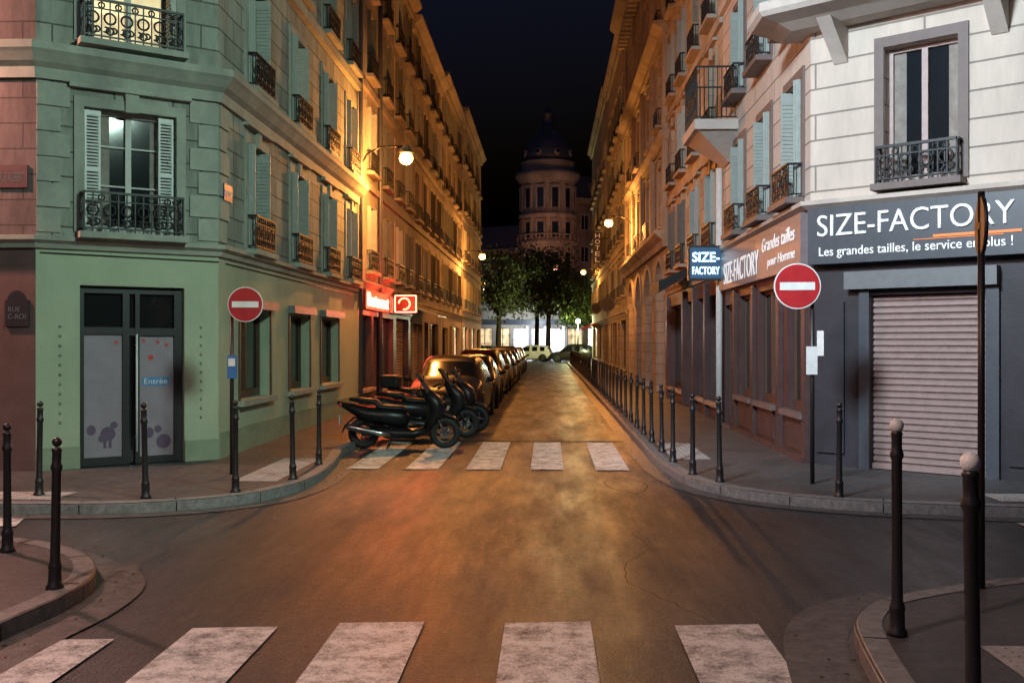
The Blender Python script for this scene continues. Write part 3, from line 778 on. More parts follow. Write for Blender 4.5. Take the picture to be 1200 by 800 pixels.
wall(wp, frW, 0, frW.L, 3.72, H, [(1.2, 2.2, f, f + 1.8) for f in fl])
for f in fl: window(B, frW, 1.2, 2.2, f, f + 1.8, rail=1, shut=1, sur=1, trim=trim_R)
sw = B.part('side_shopfront_wall', shop_wood)
gops = [(S(b), S(a), .82, 2.72) for a, b in ((18.2, 19.5), (16.4, 17.7), (14.55, 15.6))]
gops.append((S(21.1), S(20.1), .14, 2.6))
wall(sw, frS, 0, frS.L, .1, 3.72, gops, .18)
for o in gops: window(B, frS, *o, rail=0, shut=0, sur=0, depth=.14, fm=frame_b, det=0, curtain=False, trim=shop_wood)
pp = B.part('shopfront_pilasters', shop_wood)
for y in (14.4, 16.0, 18.0, 19.75): pp.fbox(frS, S(y) - .12, S(y) + .08, -.01, .07, .12, 2.85)
for o in gops[:3]:
    pp.fbox(frS, o[0] + .05, o[1] - .05, -.01, .035, .25, .7)
pp.fbox(frS, S(20.0), S(14.3), -.01, .1, .11, .2)
sp = B.part('side_fascia', sign_panel2); sp.fbox(frS, .3, S(14.3), -.01, .13, 2.9, 3.68)
text(B, frS, .9, 4.2, .14, 3.0, .42, 'SIZE-FACTORY', white_lit, 'side_sign_lettering', off=-.005, ext=.005)
text(B, frS, 4.5, 6.7, .14, 3.33, .22, 'Grandes tailles', white_lit, 'side_sign_small_lettering', ext=.003, italic=.2)
text(B, frS, 4.9, 6.7, .14, 3.02, .2, 'pour Homme', white_lit, 'side_sign_small_lettering', ext=.003, italic=.2)
sc = B.part('corner_shopfront_wall', slate)
sh = (.86, 2.34, .12, 2.48)
wall(sc, frC, 0, frC.L, .1, 3.72, [sh], .16)
wall(sc, frW, 0, frW.L, .1, 3.72, [])
rl = B.part('roller_shutter', roller)
n = 27
for i in range(n):
    h = sh[2] + (sh[3] - sh[2]) * i / n; hh = sh[2] + (sh[3] - sh[2]) * (i + 1) / n; m1 = h + (hh - h) * .25; m2 = h + (hh - h) * .75
    for (ha, oa, hb, ob_) in ((h, -.14, m1, -.10), (m1, -.10, m2, -.10), (m2, -.10, hh, -.14)):
        rl.face([frC.pt(sh[0], oa, ha), frC.pt(sh[1], oa, ha), frC.pt(sh[1], ob_, hb), frC.pt(sh[0], ob_, hb)])
rl.fbox(frC, sh[0], sh[1], -.1, -.06, .125, .2)
ct = B.part('shopfront_casing', sign_panel)
ct.fbox(frC, .72, .858, -.01, .06, .12, 2.55); ct.fbox(frC, 2.342, 2.5, -.01, .06, .12, 2.55)
ct2 = B.part('shopfront_panels', slate)
ct2.fbox(frC, .1, .5, -.01, .04, .3, 2.4); ct2.fbox(frC, 2.6, 2.85, -.01, .04, .3, 2.4)
bx = B.part('shutter_box', slate_l); bx.fbox(frC, .55, 2.5, -.01, .16, 2.56, 2.8)
fa = B.part('corner_fascia', sign_panel); fa.fbox(frC, .05, frC.L - .05, -.01, .2, 2.92, 3.7)
text(B, frC, .2, 2.72, .21, 3.3, .29, 'SIZE-FACTORY', white_lit, 'corner_sign_lettering', off=-.006, ext=.02)
og = B.part('sign_orange_stripe', orange_p); og.fbox(frC, 1.75, 2.8, .203, .212, 3.19, 3.225)
og.fbox(frC, 1.5, 2.6, .203, .209, 3.17, 3.18)
text(B, frC, .22, 2.7, .21, 2.99, .16, 'Les grandes tailles, le service en plus !', white_lit, 'corner_sign_small_lettering', ext=.005)
t = B.part('string_courses', trim_R)
pl = [Rend, Cp, Dp, Rw]
t.sweep(pl, [(-.03, 3.7), (.06, 3.7), (.16, 3.76), (.16, 3.82), (-.03, 3.84)])
t.sweep(pl, BAND(8.9, .1, .16)); t.sweep(pl, CORN(H + .05, .45, .6))
bs = B.part('balcony_slab', trim_R)
bs.sweep([(RX, 14.7), Cp, Dp, (9, 12.42)], [(.0, 6.2), (.3, 6.2), (.5, 6.28), (.75, 6.34), (.8, 6.4), (.8, 6.52), (.0, 6.54)])
for s in (.45, 2.5):
    bs.hexa([frC.pt(s - .1, .02, 5.7), frC.pt(s + .1, .02, 5.7), frC.pt(s + .1, -.01, 5.7), frC.pt(s - .1, -.01, 5.7),
             frC.pt(s - .1, .6, 6.21), frC.pt(s + .1, .6, 6.21), frC.pt(s + .1, -.01, 6.21), frC.pt(s - .1, -.01, 6.21)])
railing(B.part('balcony_railings', iron), frC, 0.0, frC.L, .74, 6.55, 7.5, 1)
bs.hexa([frS.pt(.25, .05, 5.5), frS.pt(.9, .05, 5.5), frS.pt(.9, -.01, 5.5), frS.pt(.25, -.01, 5.5),
         frS.pt(.02, .75, 6.0), frS.pt(1.6, .75, 6.0), frS.pt(1.6, -.01, 6.0), frS.pt(.02, -.01, 6.0)])
bs.fbox(frS, .0, 1.7, -.01, .85, 6.003, 6.2)
railing(B.part('balcony_railings', iron), frS, .05, 1.65, .8, 6.2, 7.25, 1, .78)
dp = B.part('white_downpipe', white_p); dp.cyl(frS.pt(.12, .1, .12), frS.pt(.12, .1, 5.5), .07, .07, 10)
frP = Frame((RX - .8, 20.9), (RX - .1, 20.9))
ps = B.part('projecting_lit_sign', frame_d); ps.fbox(frP, 0, .72, -.09, .09, 3.12, 3.84); ps.fbox(frP, .72, .8, -.02, .02, 3.4, 3.46)
pe = B.part('projecting_sign_face', M_emit('sign_face_glow', (.02, .06, .12), .8)); pe.fbox(frP, .04, .68, .09, .1, 3.16, 3.8)
text(B, frP, .08, .64, .105, 3.5, .2, 'SIZE-', blue_e, 'lit_sign_lettering', off=.01, ext=.01)
text(B, frP, .08, .64, .105, 3.24, .16, 'FACTORY', blue_e, 'lit_sign_lettering', off=.01, ext=.01)
pn = B.part('window_posters', white_p); pn.fbox(frC, .12, .22, .045, .055, 1.65, 2.0)
rf = B.part('roof', zinc); rf.face([(RX, 21.3, H + .06), (*Cp, H + .06), (*Dp, H + .06), (40, 12.42, H + .06), (40, 21.3, H + .06)])
B.part('party_wall', stone_D).face([(RX + .01, 21.28, 0), (16, 21.28, 0), (16, 21.28, H), (RX + .01, 21.28, H)])
B.finish(loc=(6, 17, 0))

# ================================================================== OTHER RIGHT BUILDINGS
Bb, fr, S2 = street_building('apartment_building', 'R', 21.3, 31, 16.5, stone_O, [3.95, 6.5, 9.1, 11.7, 14], [22.8, 25.2, 27.6, 29.8], gm=shop_wood, gh=3.4,
    ground=[(21.6, 23.2, .5, 2.9, 'shop'), (23.6, 25, .5, 2.9, 'shop'), (25.5, 27, .15, 2.9, 'door'), (27.4, 30.6, .5, 2.9, 'shop')], bands=(6.2, 8.8), x=3.74, sur=2, litp=.0)
pw = Bb.part('pilasters', shop_wood)
for y in (21.45, 23.4, 25.25, 27.2, 30.8): pw.fbox(fr, S2(y) - .12, S2(y) + .12, -.01, .1, .12, 3.2)
aw = Bb.part('awning', plast); aw.hexa([fr.pt(S2(27.6), .9, 3.1), fr.pt(S2(25.6), .9, 3.1), fr.pt(S2(25.6), .02, 3.6), fr.pt(S2(27.6), .02, 3.6), fr.pt(S2(27.6), .9, 3.4), fr.pt(S2(25.6), .9, 3.4), fr.pt(S2(25.6), .02, 3.8), fr.pt(S2(27.6), .02, 3.8)])
Bb.finish(loc=(8, 26, 0))
B = Obj('arcaded_stone_building'); fr = Frame((RX, 47), (RX, 31)); S = lambda y: 47 - y; H = 16.6
arch = [(32.0, 34.4), (35.8, 38.2), (39.6, 42.0), (43.4, 45.8)]
w = B.part('walls', stone_O)
aops = [(S(b), S(a), .12, 4.5) for a, b in arch]
wall(w, fr, 0, fr.L, .1, 5.0, aops, .5)
for a, b, c, d in aops:
    m = (a + b) / 2; R = (b - a) / 2; sp_ = d - R
    B.part('arch_infill', glass).face([fr.pt(a, -.5, c), fr.pt(b, -.5, c), fr.pt(b, -.5, d), fr.pt(a, -.5, d)])
    N_ = 12
    for k in range(N_):
        t0 = math.pi * k / N_; t1 = math.pi * (k + 1) / N_
        x0, z0, x1, z1 = m - R * math.cos(t0), sp_ + R * math.sin(t0), m - R * math.cos(t1), sp_ + R * math.sin(t1)
        w.face([fr.pt(x0, -.003, z0), fr.pt(x1, -.003, z1), fr.pt(x1, -.003, d + .0), fr.pt(x0, -.003, d + .0)])
        w.face([fr.pt(x0, -.003, z0), fr.pt(x1, -.003, z1), fr.pt(x1, -.5, z1), fr.pt(x0, -.5, z0)])
        q0, q1 = R + .22, R + .22
        B.part('arch_mouldings', stone_P).hexa([fr.pt(m - R * math.cos(t0), .06, sp_ + R * math.sin(t0)), fr.pt(m - R * math.cos(t1), .06, sp_ + R * math.sin(t1)), fr.pt(m - R * math.cos(t1), -.01, sp_ + R * math.sin(t1)), fr.pt(m - R * math.cos(t0), -.01, sp_ + R * math.sin(t0)),
            fr.pt(m - q0 * math.cos(t0), .06, sp_ + q0 * math.sin(t0)), fr.pt(m - q0 * math.cos(t1), .06, sp_ + q0 * math.sin(t1)), fr.pt(m - q0 * math.cos(t1), -.01, sp_ + q0 * math.sin(t1)), fr.pt(m - q0 * math.cos(t0), -.01, sp_ + q0 * math.sin(t0))])
    dd = B.part('arch_doors', shop_wood); dd.fbox(fr, a + .1, m - .03, -.49, -.42, .12, 2.8); dd.fbox(fr, m + .03, b - .1, -.49, -.42, .12, 2.8); dd.fbox(fr, a, b, -.49, -.38, 2.8, 2.95)
ops = [(S(y) - .55, S(y) + .55, f, f + 2.0) for y in (33.2, 37, 40.8, 44.6) for f in (5.6, 8.9, 12.1)]
wall(w, fr, 0, fr.L, 5.0, H, ops)
for o in ops: window(B, fr, *o, rail=random.random() < .6, shut=0, sur=2, det=0, curtain=True, trim=stone_P)
pl = [(RX, 47), (RX, 31)]; t = B.part('cornices', stone_P)
t.sweep(pl, CORN(5.3, .4, .5)); t.sweep(pl, CORN(8.4, .25, .3)); t.sweep(pl, CORN(11.8, .45, .4)); t.sweep(pl, CORN(H + .05, .8, .9))
for y in (31.3, 35.1, 38.9, 42.7, 46.6): B.part('pilasters', stone_P).fbox(fr, S(y) - .22, S(y) + .22, -.01, .14, 5.31, 15.8)
for k in range(26): B.part('dentils', stone_P).fbox(fr, .2 + k * .6, .45 + k * .6, .05, .5, 15.5, 15.72)
roof(B, 31, 47, RX, 1, H + .06)
B.finish(loc=(8, 39, 0))
Bb, fr, S2 = street_building('apartment_building', 'R', 47, 62, 17.2, stone_O, [4.1, 7.0, 9.9, 12.8], [48.8, 51.4, 54, 56.6, 59.4], gm=stone_O, det=0, sur=2,
    ground=[(48, 51, .5, 2.9, 'shop'), (52, 53.4, .15, 2.8, 'door'), (54.4, 57.4, .5, 2.9, 'shop'), (58.4, 61.2, .5, 2.9, 'litshop')], bands=(6.6, 9.5), litp=.04, x=3.74)
Bb.finish(loc=(8, 54, 0))
Bb, fr, S2 = street_building('apartment_building', 'R', 62, 84, 17.6, stone_P, [4.1, 7.0, 9.9, 12.8], [64, 67, 70, 73, 76, 79, 82], gm=stone_O, det=0,
    ground=[(63, 66, .5, 2.9, 'shop'), (67, 69, .15, 2.8, 'litshop'), (70, 74, .5, 2.9, 'shop'), (75, 82, .5, 2.9, 'litshop')], bands=(6.6, 9.5), litp=.05, x=3.72)
aw = Bb.part('awning', red_p); aw.hexa([fr.pt(1, 1.2, 2.7), fr.pt(8, 1.2, 2.7), fr.pt(8, .02, 3.2), fr.pt(1, .02, 3.2), fr.pt(1, 1.2, 2.85), fr.pt(8, 1.2, 2.85), fr.pt(8, .02, 3.3), fr.pt(1, .02, 3.3)])
Bb.finish(loc=(8, 72, 0))

hs = Obj('hotel_sign'); frH = Frame((2.7, 60), (3.3, 60))
hs.part('box', frame_d).fbox(frH, 0, .55, -.08, .08, 6.5, 8.4); hs.part('bracket', iron).fbox(frH, .55, 1.05, -.02, .02, 6.8, 6.86); hs.part('bracket', iron).fbox(frH, .55, 1.05, -.02, .02, 8.0, 8.06)
for i, ch in enumerate('HOTEL'): text(hs, frH, .14, .42, .09, 8.06 - i * .36, .26, ch, M_emit('hotel_letter', (.9, .8, .7), .12), 'lettering', ext=.01)
hs.finish(loc=(2.9, 60, 6.5))
for (x, y, h, r_) in ((3.1, 52, 3.8, .4), (3.0, 62, 3.9, .35)):
    rs = Obj('round_shop_sign'); rs.part('disc', slate).cyl((x, y - .06, h), (x, y + .06, h), r_, r_, 24); rs.part('ring', slate_l).torus((x, y - .065, h), (0, 1, 0), r_ * .85, .02, 24, 5)
    rs.part('bracket', iron).cyl((x, y, h), (3.74, y, h), .02); rs.finish(loc=(x, y, h))

# ================================================================== FAR END
B = Obj('domed_corner_building')
cx, cy = 0.0, 138.0; R = 3.75
p = B.part('rotunda', stone_P)
p.revolve((cx, cy, 0), [(R, 0), (R, 14.8), (R + .5, 15.0), (R + .6, 15.4), (R, 15.6), (R, 18.6), (R + .35, 18.9), (R + .35, 19.2), (R, 19.3), (R, 23.6), (R + .3, 23.8), (R + .75, 24.4), (R + .75, 24.9), (R - .1, 25.1), (R - .1, 26.2), (R + .1, 26.4), (R - .3, 26.6)], 32)
dm = B.part('dome', zinc)
dm.revolve((cx, cy, 26.5), [(3.4, 0), (3.35, 1), (3.0, 2.2), (2.3, 3.4), (1.4, 4.2), (1.1, 4.5), (1.15, 4.7), (.9, 4.8)], 24)
dm.revolve((cx, cy, 31.3), [(.9, 0), (.95, .2), (.7, .25), (.7, 1.7), (.95, 1.8), (.8, 2.1), (.4, 2.6), (.12, 2.9), (.06, 3.9), (.01, 4.2)], 16)
wd = B.part('rotunda_windows', glass); sr = B.part('rotunda_window_surrounds', stone_P)
for lev, hh in ((11.3, 2.6), (16.0, 2.0), (20.0, 2.6)):
    for k in range(12):
        a = math.radians(-90 + 15 + k * 30)
        d = Vector((-math.sin(a), math.cos(a), 0)); c = Vector((cx, cy, 0)) + Vector((math.cos(a), math.sin(a), 0)) * (R + .02)
        f = Frame((c - d * .5)[:2], (c + d * .5)[:2])
        wd.fbox(f, .05, .95, -.3, .03, lev, lev + hh); sr.fbox(f, -.15, .049, -.3, .12, lev - .1, lev + hh + .2); sr.fbox(f, .951, 1.15, -.3, .12, lev - .1, lev + hh + .2); sr.fbox(f, -.15, 1.15, -.3, .2, lev + hh + .2, lev + hh + .45)
for k in range(8):
    a = math.radians(-90 + 22.5 + k * 45); c = Vector((cx, cy, 27.2)) + Vector((math.cos(a), math.sin(a), 0)) * 3.2
    sr.ball(c + Vector((0, 0, .4)), .5, 10, sc=(1, 1, 1.2)); wd.ball(c + Vector((math.cos(a), math.sin(a), 0)) * .3 + Vector((0, 0, .4)), .3, 10)
for k in range(24):
    a = math.radians(k * 15); sr.cyl((cx + 4.2 * math.cos(a), cy + 4.2 * math.sin(a), 15.6), (cx + 4.2 * math.cos(a), cy + 4.2 * math.sin(a), 16.3), .07, .07, 6)
sr.torus((cx, cy, 16.35), (0, 0, 1), 4.2, .09, 32, 5)
wg = B.part('wings', stone_D)
for sx in (1, -1):
    f = Frame((cx + sx * 3, cy + 1.5), (cx + sx * 24, cy + 14)) if sx > 0 else Frame((cx - 24, cy + 14), (cx - 3, cy + 1.5))
    topw = 22.0 if sx > 0 else 15.0
    ops = [(s, s + 1.3, z, z + 2.2) for s in [2 + 3 * i for i in range(7)] for z in (5, 9, 13, 17.5) if z + 3 < topw]
    wall(wg, f, 0, f.L, 0, topw, ops)
    for o in ops: window(B, f, *o, rail=0, shut=0, det=0, lit=None, trim=stone_P)
    sl = B.part('wing_roof', zinc); sl.face([f.pt(0, 0, topw), f.pt(f.L, 0, topw), f.pt(f.L, -2, topw + 3.5), f.pt(0, -2, topw + 3.5)])
    B.part('wing_cornice', stone_P).sweep([f.pt(0, 0, 0)[:2], f.pt(f.L, 0, 0)[:2]], CORN(topw, .6, .7))
    for s in (4.5, 10.5):
        if sx > 0: sr.fbox(f, s - .7, s + .7, -1.5, .0, topw + .1, topw + 2.4); wd.fbox(f, s - .4, s + .4, -.2, .05, topw + .4, topw + 2)
B.finish(loc=(cx, cy, 0))
B = Obj('shop_parade'); f = Frame((-34, 116), (34, 116))
ops = [(.6 + i * 2.1, 2.3 + i * 2.1, .3, 3.4) for i in range(32)]
wall(B.part('walls', stone_P), f, 0, f.L, 0, 6.5, ops)
for i, o in enumerate(ops):
    lit = shopwhite if i in (14, 15, 16, 18) else (room_w if i in (13, 12, 10, 17, 8, 20, 22) else None)
    window(B, f, *o, rail=0, shut=0, sur=0, det=1, lit=lit, fm=frame_d)
B.part('fascia', sign_panel).sweep([(-34, 116), (34, 116)], BAND(4.4, .3, .6)); B.part('cornice', stone_P).sweep([(-34, 116), (34, 116)], CORN(6.6, .4, .5))
lc = B.part('lit_columns', M_emit('lit_column', (.6, .7, 1), 2))
for i in range(3): lc.cyl((-2.4 + i * 2.1, 115.2, 0), (-2.4 + i * 2.1, 115.2, 3.6), .12)
B.part('roof', zinc).face([(-34, 116, 6.6), (34, 116, 6.6), (34, 128, 7), (-34, 128, 7)])
B.finish(loc=(0, 120, 0))
for (x0, x1, h) in ((-60, -14, 14), (16, 60, 15)):
    B = Obj('distant_apartment_building'); f = Frame((x0, 112), (x1, 112))
    ops = [(s, s + 1.1, z, z + 1.8) for s in [1.5 + 2.6 * i for i in range(int((x1 - x0 - 3) / 2.6))] for z in (4, 7, 10)]
    wall(B.part('walls', stone_D), f, 0, f.L, 0, h, ops)
    for o in ops: window(B, f, *o, rail=0, shut=0, sur=0, det=0, lit=room_w if random.random() < .1 else None)
    B.part('roof', zinc).face([(x0, 112, h), (x1, 112, h), (x1, 114, h + 3), (x0, 114, h + 3)])
    B.finish(loc=((x0 + x1) / 2, 112, 0))

leaf = M_noise('foliage', (.03, .05, .012), (.08, .11, .03), 1.2, .6, 0)
def tree(x, y, h, r, seed, n=5200):
    rr = random.Random(seed); T = Obj('plane_tree'); tk = T.part('trunk', bark)
    tk.cyl((x, y, 0), (x + .1, y, h * .4), .28, .2, 10); lf = T.part('foliage', leaf); cl = []
    for i in range(13):
        a = rr.uniform(0, 6.28); el = rr.uniform(.0, 1.3); L = r * rr.uniform(.55, 1.05)
        e = Vector((x, y, h * .58)) + Vector((math.cos(a) * math.cos(el) * L, math.sin(a) * math.cos(el) * L, math.sin(el) * L * h * .4 / r - h * .16))
        m = (Vector((x + .1, y, h * .34)) * .5 + e * .5) + Vector((0, 0, .4))
        tk.cyl((x + .1, y, h * .34), m, .11, .07, 6); tk.cyl(m, e, .07, .02, 6); cl.append((e, r * rr.uniform(.26, .42))); cl.append((m, r * .3))
    for i in range(n):
        c, R_ = rr.choice(cl)
        v = Vector((rr.gauss(0, 1), rr.gauss(0, 1), rr.gauss(0, .75))); v = v.normalized() * R_ * rr.uniform(.3, 1.15)
        p_ = c + v; s_ = rr.uniform(.1, .2)
        u = Vector((rr.uniform(-1, 1), rr.uniform(-1, 1), rr.uniform(-1, 1))).normalized(); w_ = u.orthogonal().normalized()
        lf.face([p_ - u * s_, p_ + w_ * s_ * .6, p_ + u * s_, p_ - w_ * s_ * .6])
    T.finish(loc=(x, y, 0))
tree(-4.5, 90, 12, 4.2, 1); tree(.0, 98, 13.0, 4.3, 2); tree(3.4, 91, 9.5, 3.5, 3); tree(-9.5, 88, 13, 5, 4); tree(-1.2, 104, 14, 4.4, 6)

# ================================================================== BOLLARDS, SIGNS, LAMPS
def bollard_mesh(h, white):
    p = Part([iron_post, white_p])
    r = .031
    p.revolve((0, 0, 0), [(.06, 0), (.06, .02), (.046, .04), (.043, .14), (.048, .155), (.043, .17), (r + .003, .2), (r, .5), (r, h - .24), (r + .009, h - .22), (r + .009, h - .2), (r, h - .18), (r, h - .1), (r + .006, h - .09), (r * .8, h - .07)], 14)
    rb = .042 if white else .034
    p.ball((0, 0, h - rb), rb, 14, 1 if white else 0)
    return p.mesh('bollard')
bm = bollard_mesh(1.06, False); bw_ = bollard_mesh(1.24, True)
def bollard(x, y, me=None, z=.12, s=1, k=1):
    o = bpy.data.objects.new('bollard', me or bm); COL.objects.link(o); o.location = (x, y, z); o.scale = (s * k, s * k, s)
    o.rotation_euler = (random.uniform(-.02, .02), random.uniform(-.02, .02), random.uniform(0, 6))
for x, y in ((3.24, 11.2), (2.12, 12.35), (1.88, 13.0), (1.8, 14.4), (1.79, 15.7), (-5.72, 11.0), (-4.44, 10.85), (-3.58, 11.3), (-3.2, 12.4), (-3.22, 13.9)): bollard(x, y)
for x, y in ((-4.45, 8.05), (-3.45, 6.85)): bollard(x, y, s=1.0)
y = 17.2
while y < 80: bollard(1.79, y); y += 1.45
bollard(2.06, 5.95, bw_, s=1.03, k=.95); bollard(1.74, 4.13, bw_, s=1.03, k=.95)

def no_entry(px, py, top, cx_, cz, dia, rz, extra=None):
    O = Obj('no_entry_sign'); O.part('post', iron_post).cyl((px, py, .12), (px, py, top), .027, .027, 10)
    O.part('post', iron_post).ball((px, py, top), .03)
    n = Vector((math.sin(rz), -math.cos(rz), 0)); d = Vector((math.cos(rz), math.sin(rz), 0)); c = Vector((cx_, py, cz)) + n * .06
    O.part('bracket', iron_post).cyl((px, py, cz), c - n * .02, .015, .015, 6)
    O.part('sign_back', slate_l).cyl(c - n * .015, c, dia / 2, dia / 2, 32)
    O.part('sign_rim', white_p).cyl(c + n * .001, c + n * .004, dia / 2 * .99, dia / 2 * .99, 32)
    O.part('sign_face', red_p).cyl(c + n * .0045, c + n * .008, dia / 2 * .94, dia / 2 * .94, 32)
    b = O.part('white_bar', white_p); w, h = dia * .37, dia * .085
    b.hexa([c + n * .012 - d * w + Vector((0, 0, -h)), c + n * .012 + d * w + Vector((0, 0, -h)), c + n * .006 + d * w + Vector((0, 0, -h)), c + n * .006 - d * w + Vector((0, 0, -h)),
            c + n * .012 - d * w + Vector((0, 0, h)), c + n * .012 + d * w + Vector((0, 0, h)), c + n * .006 + d * w + Vector((0, 0, h)), c + n * .006 - d * w + Vector((0, 0, h))])
    if extra: extra(O)
    O.finish(loc=(px, py, .12))
def bl(O):
    O.part('parking_panel', M_plain('panel_blue', (.05, .16, .4), .4)).box((-4.1, 12.8, 1.52), (.12, .03, .3)); O.part('parking_panel_white', white_p).box((-4.1, 12.78, 1.58), (.09, .01, .1))
no_entry(-4.12, 12.85, 2.42, -3.93, 2.33, .46, math.radians(6), bl)
def wh(O): O.part('info_panel', white_p).box((3.2, 12.2, 1.62), (.13, .02, .34))
no_entry(3.22, 12.25, 2.62, 3.03, 2.52, .56, math.radians(-6), wh)
O = Obj('road_sign'); x, y = 3.04, 7.1
O.part('post', iron_post).cyl((x, y, .12), (x, y, 2.9), .024, .024, 10)
O.part('sign_back', slate).cyl((x - .012, y + .003, 2.66), (x + .012, y - .003, 2.66), .2, .2, 28)
O.part('sign_rim', iron_post).torus((x, y, 2.66), (.97, -.24, 0), .2, .014, 28, 6)
O.part('sign_clamps', iron_post).box((x, y, 2.66), (.05, .07, .05)); O.finish(loc=(x, y, .12))

def light(name, loc, col, P, kind='POINT', target=None, size=math.radians(100), r=.12, blend=.6):
    l = bpy.data.lights.new(name, kind); l.energy = P; l.color = col; l.shadow_soft_size = r
    if kind == 'SPOT': l.spot_size = size; l.spot_blend = blend
    o = bpy.data.objects.new(name, l); COL.objects.link(o); o.location = loc
    if target: o.rotation_euler = (Vector(target) - Vector(loc)).to_track_quat('-Z', 'Y').to_euler()
    return o
SOD = (1, .36, .07)
def wall_lamp(x, y, z, wx, P, col=SOD, em=None):
    O = Obj('unseen_fill_lamp'); a = O.part('arm', iron); sg = 1 if x > wx else -1
    a.pipe([(wx, y, z - .35), (wx + sg * .25, y, z + .12), (wx + sg * .6, y, z + .3), (x, y, z + .3)], .025, 8); a.box((wx, y, z - .35), (.06, .14, .3))
    O.part('hood', slate_l).revolve((x, y, z), [(.05, .34), (.09, .3), (.17, .2), (.19, .14), (.15, .13)], 16)
    O.part('bulb', em or sodium_e).ball((x, y, z), .18, 12, sc=(1, 1, .9))
    l = light('lamp_light', (x, y, z - .34), col, P); O.extra.append(l)
    O.finish(loc=(wx, y, z))
wall_lamp(-3.6, 25.2, 6.5, LX, 1250)
wall_lamp(-3.6, 54.6, 6.5, LX, 1150)
wall_lamp(2.6, 42.7, 6.9, RX, 1350)
wall_lamp(2.6, 73, 6.9, RX, 800)
def fill_mast(x, y, hx, hy, z, col, P, em, target, size, r=.7):  # unseen lamp posts, added out of frame to light the corner fronts
    O = Obj('unseen_fill_lamp'); O.part('fill_mast', iron_post).cyl((x, y, .12), (x, y, z), .09, .05, 12); O.part('fill_mast', iron_post).cyl((x, y, z), (hx, hy, z + .15), .035, .03, 8)
    O.part('head', slate_l).box((hx, hy, z + .14), (.5, .3, .12)); O.part('lens', em).box((hx, hy, z + .06), (.34, .2, .03))
    l = light('lamp_light', (hx, hy, z - .05 if r < .3 else z - .8), col, P, 'SPOT', target, size, r); O.extra.append(l); O.finish(loc=(x, y, .12))
wall_lamp(-9.5, 11.9, 6.6, -9.5, 3300, (1, .44, .34))
fill_mast(-4.6, 4.2, -3.0, 4.6, 9.2, (.74, .90, 1), 9000, cool_e, (4.6, 15.5, 4.9), math.radians(64), .8)  # added off-frame spot, cool white onto the right corner building
fill_mast(5.2, 4.0, 4.0, 4.4, 9.2, (.68, 1, .84), 3700, cool_e, (-6, 14.8, 4.0), math.radians(66), .8)  # added off-frame spot, green-white onto the left corner building
fill_mast(-5.2, 1.5, -3.6, 1.8, 7.0, (1, .70, .62), 1500, sodium_e, (-.3, 6.0, 0), math.radians(110), .15)  # added off-frame spot, warms and brightens the near crossing
def globe_lamp(x, y, z, P, col, em):
    O = Obj('unseen_fill_lamp'); O.part('post', iron_post).cyl((x, y, 0), (x, y, z), .08, .05, 10); O.part('globe', em).ball((x, y, z + .2), .2)
    l = light('lamp_light', (x, y, z - .25), col, P, r=.15); l.location.y -= .3; O.extra.append(l); O.finish(loc=(x, y, 0))
globe_lamp(2.6, 86.0, 3.4, 1500, (.95, 1, .45), cool_e)  # lamp added to light the right-hand tree from below
globe_lamp(-1.2, 112, 4.2, 1800, (.8, .9, 1), cool_e)
globe_lamp(8.5, 122, 13.0, 2000, (1, .42, .25), sodium_e)  # lamp added to give the domed tower its warm light
globe_lamp(-8, 124, 9.0, 1700, (1, .45, .28), sodium_e)  # second lamp added for the tower, from the left

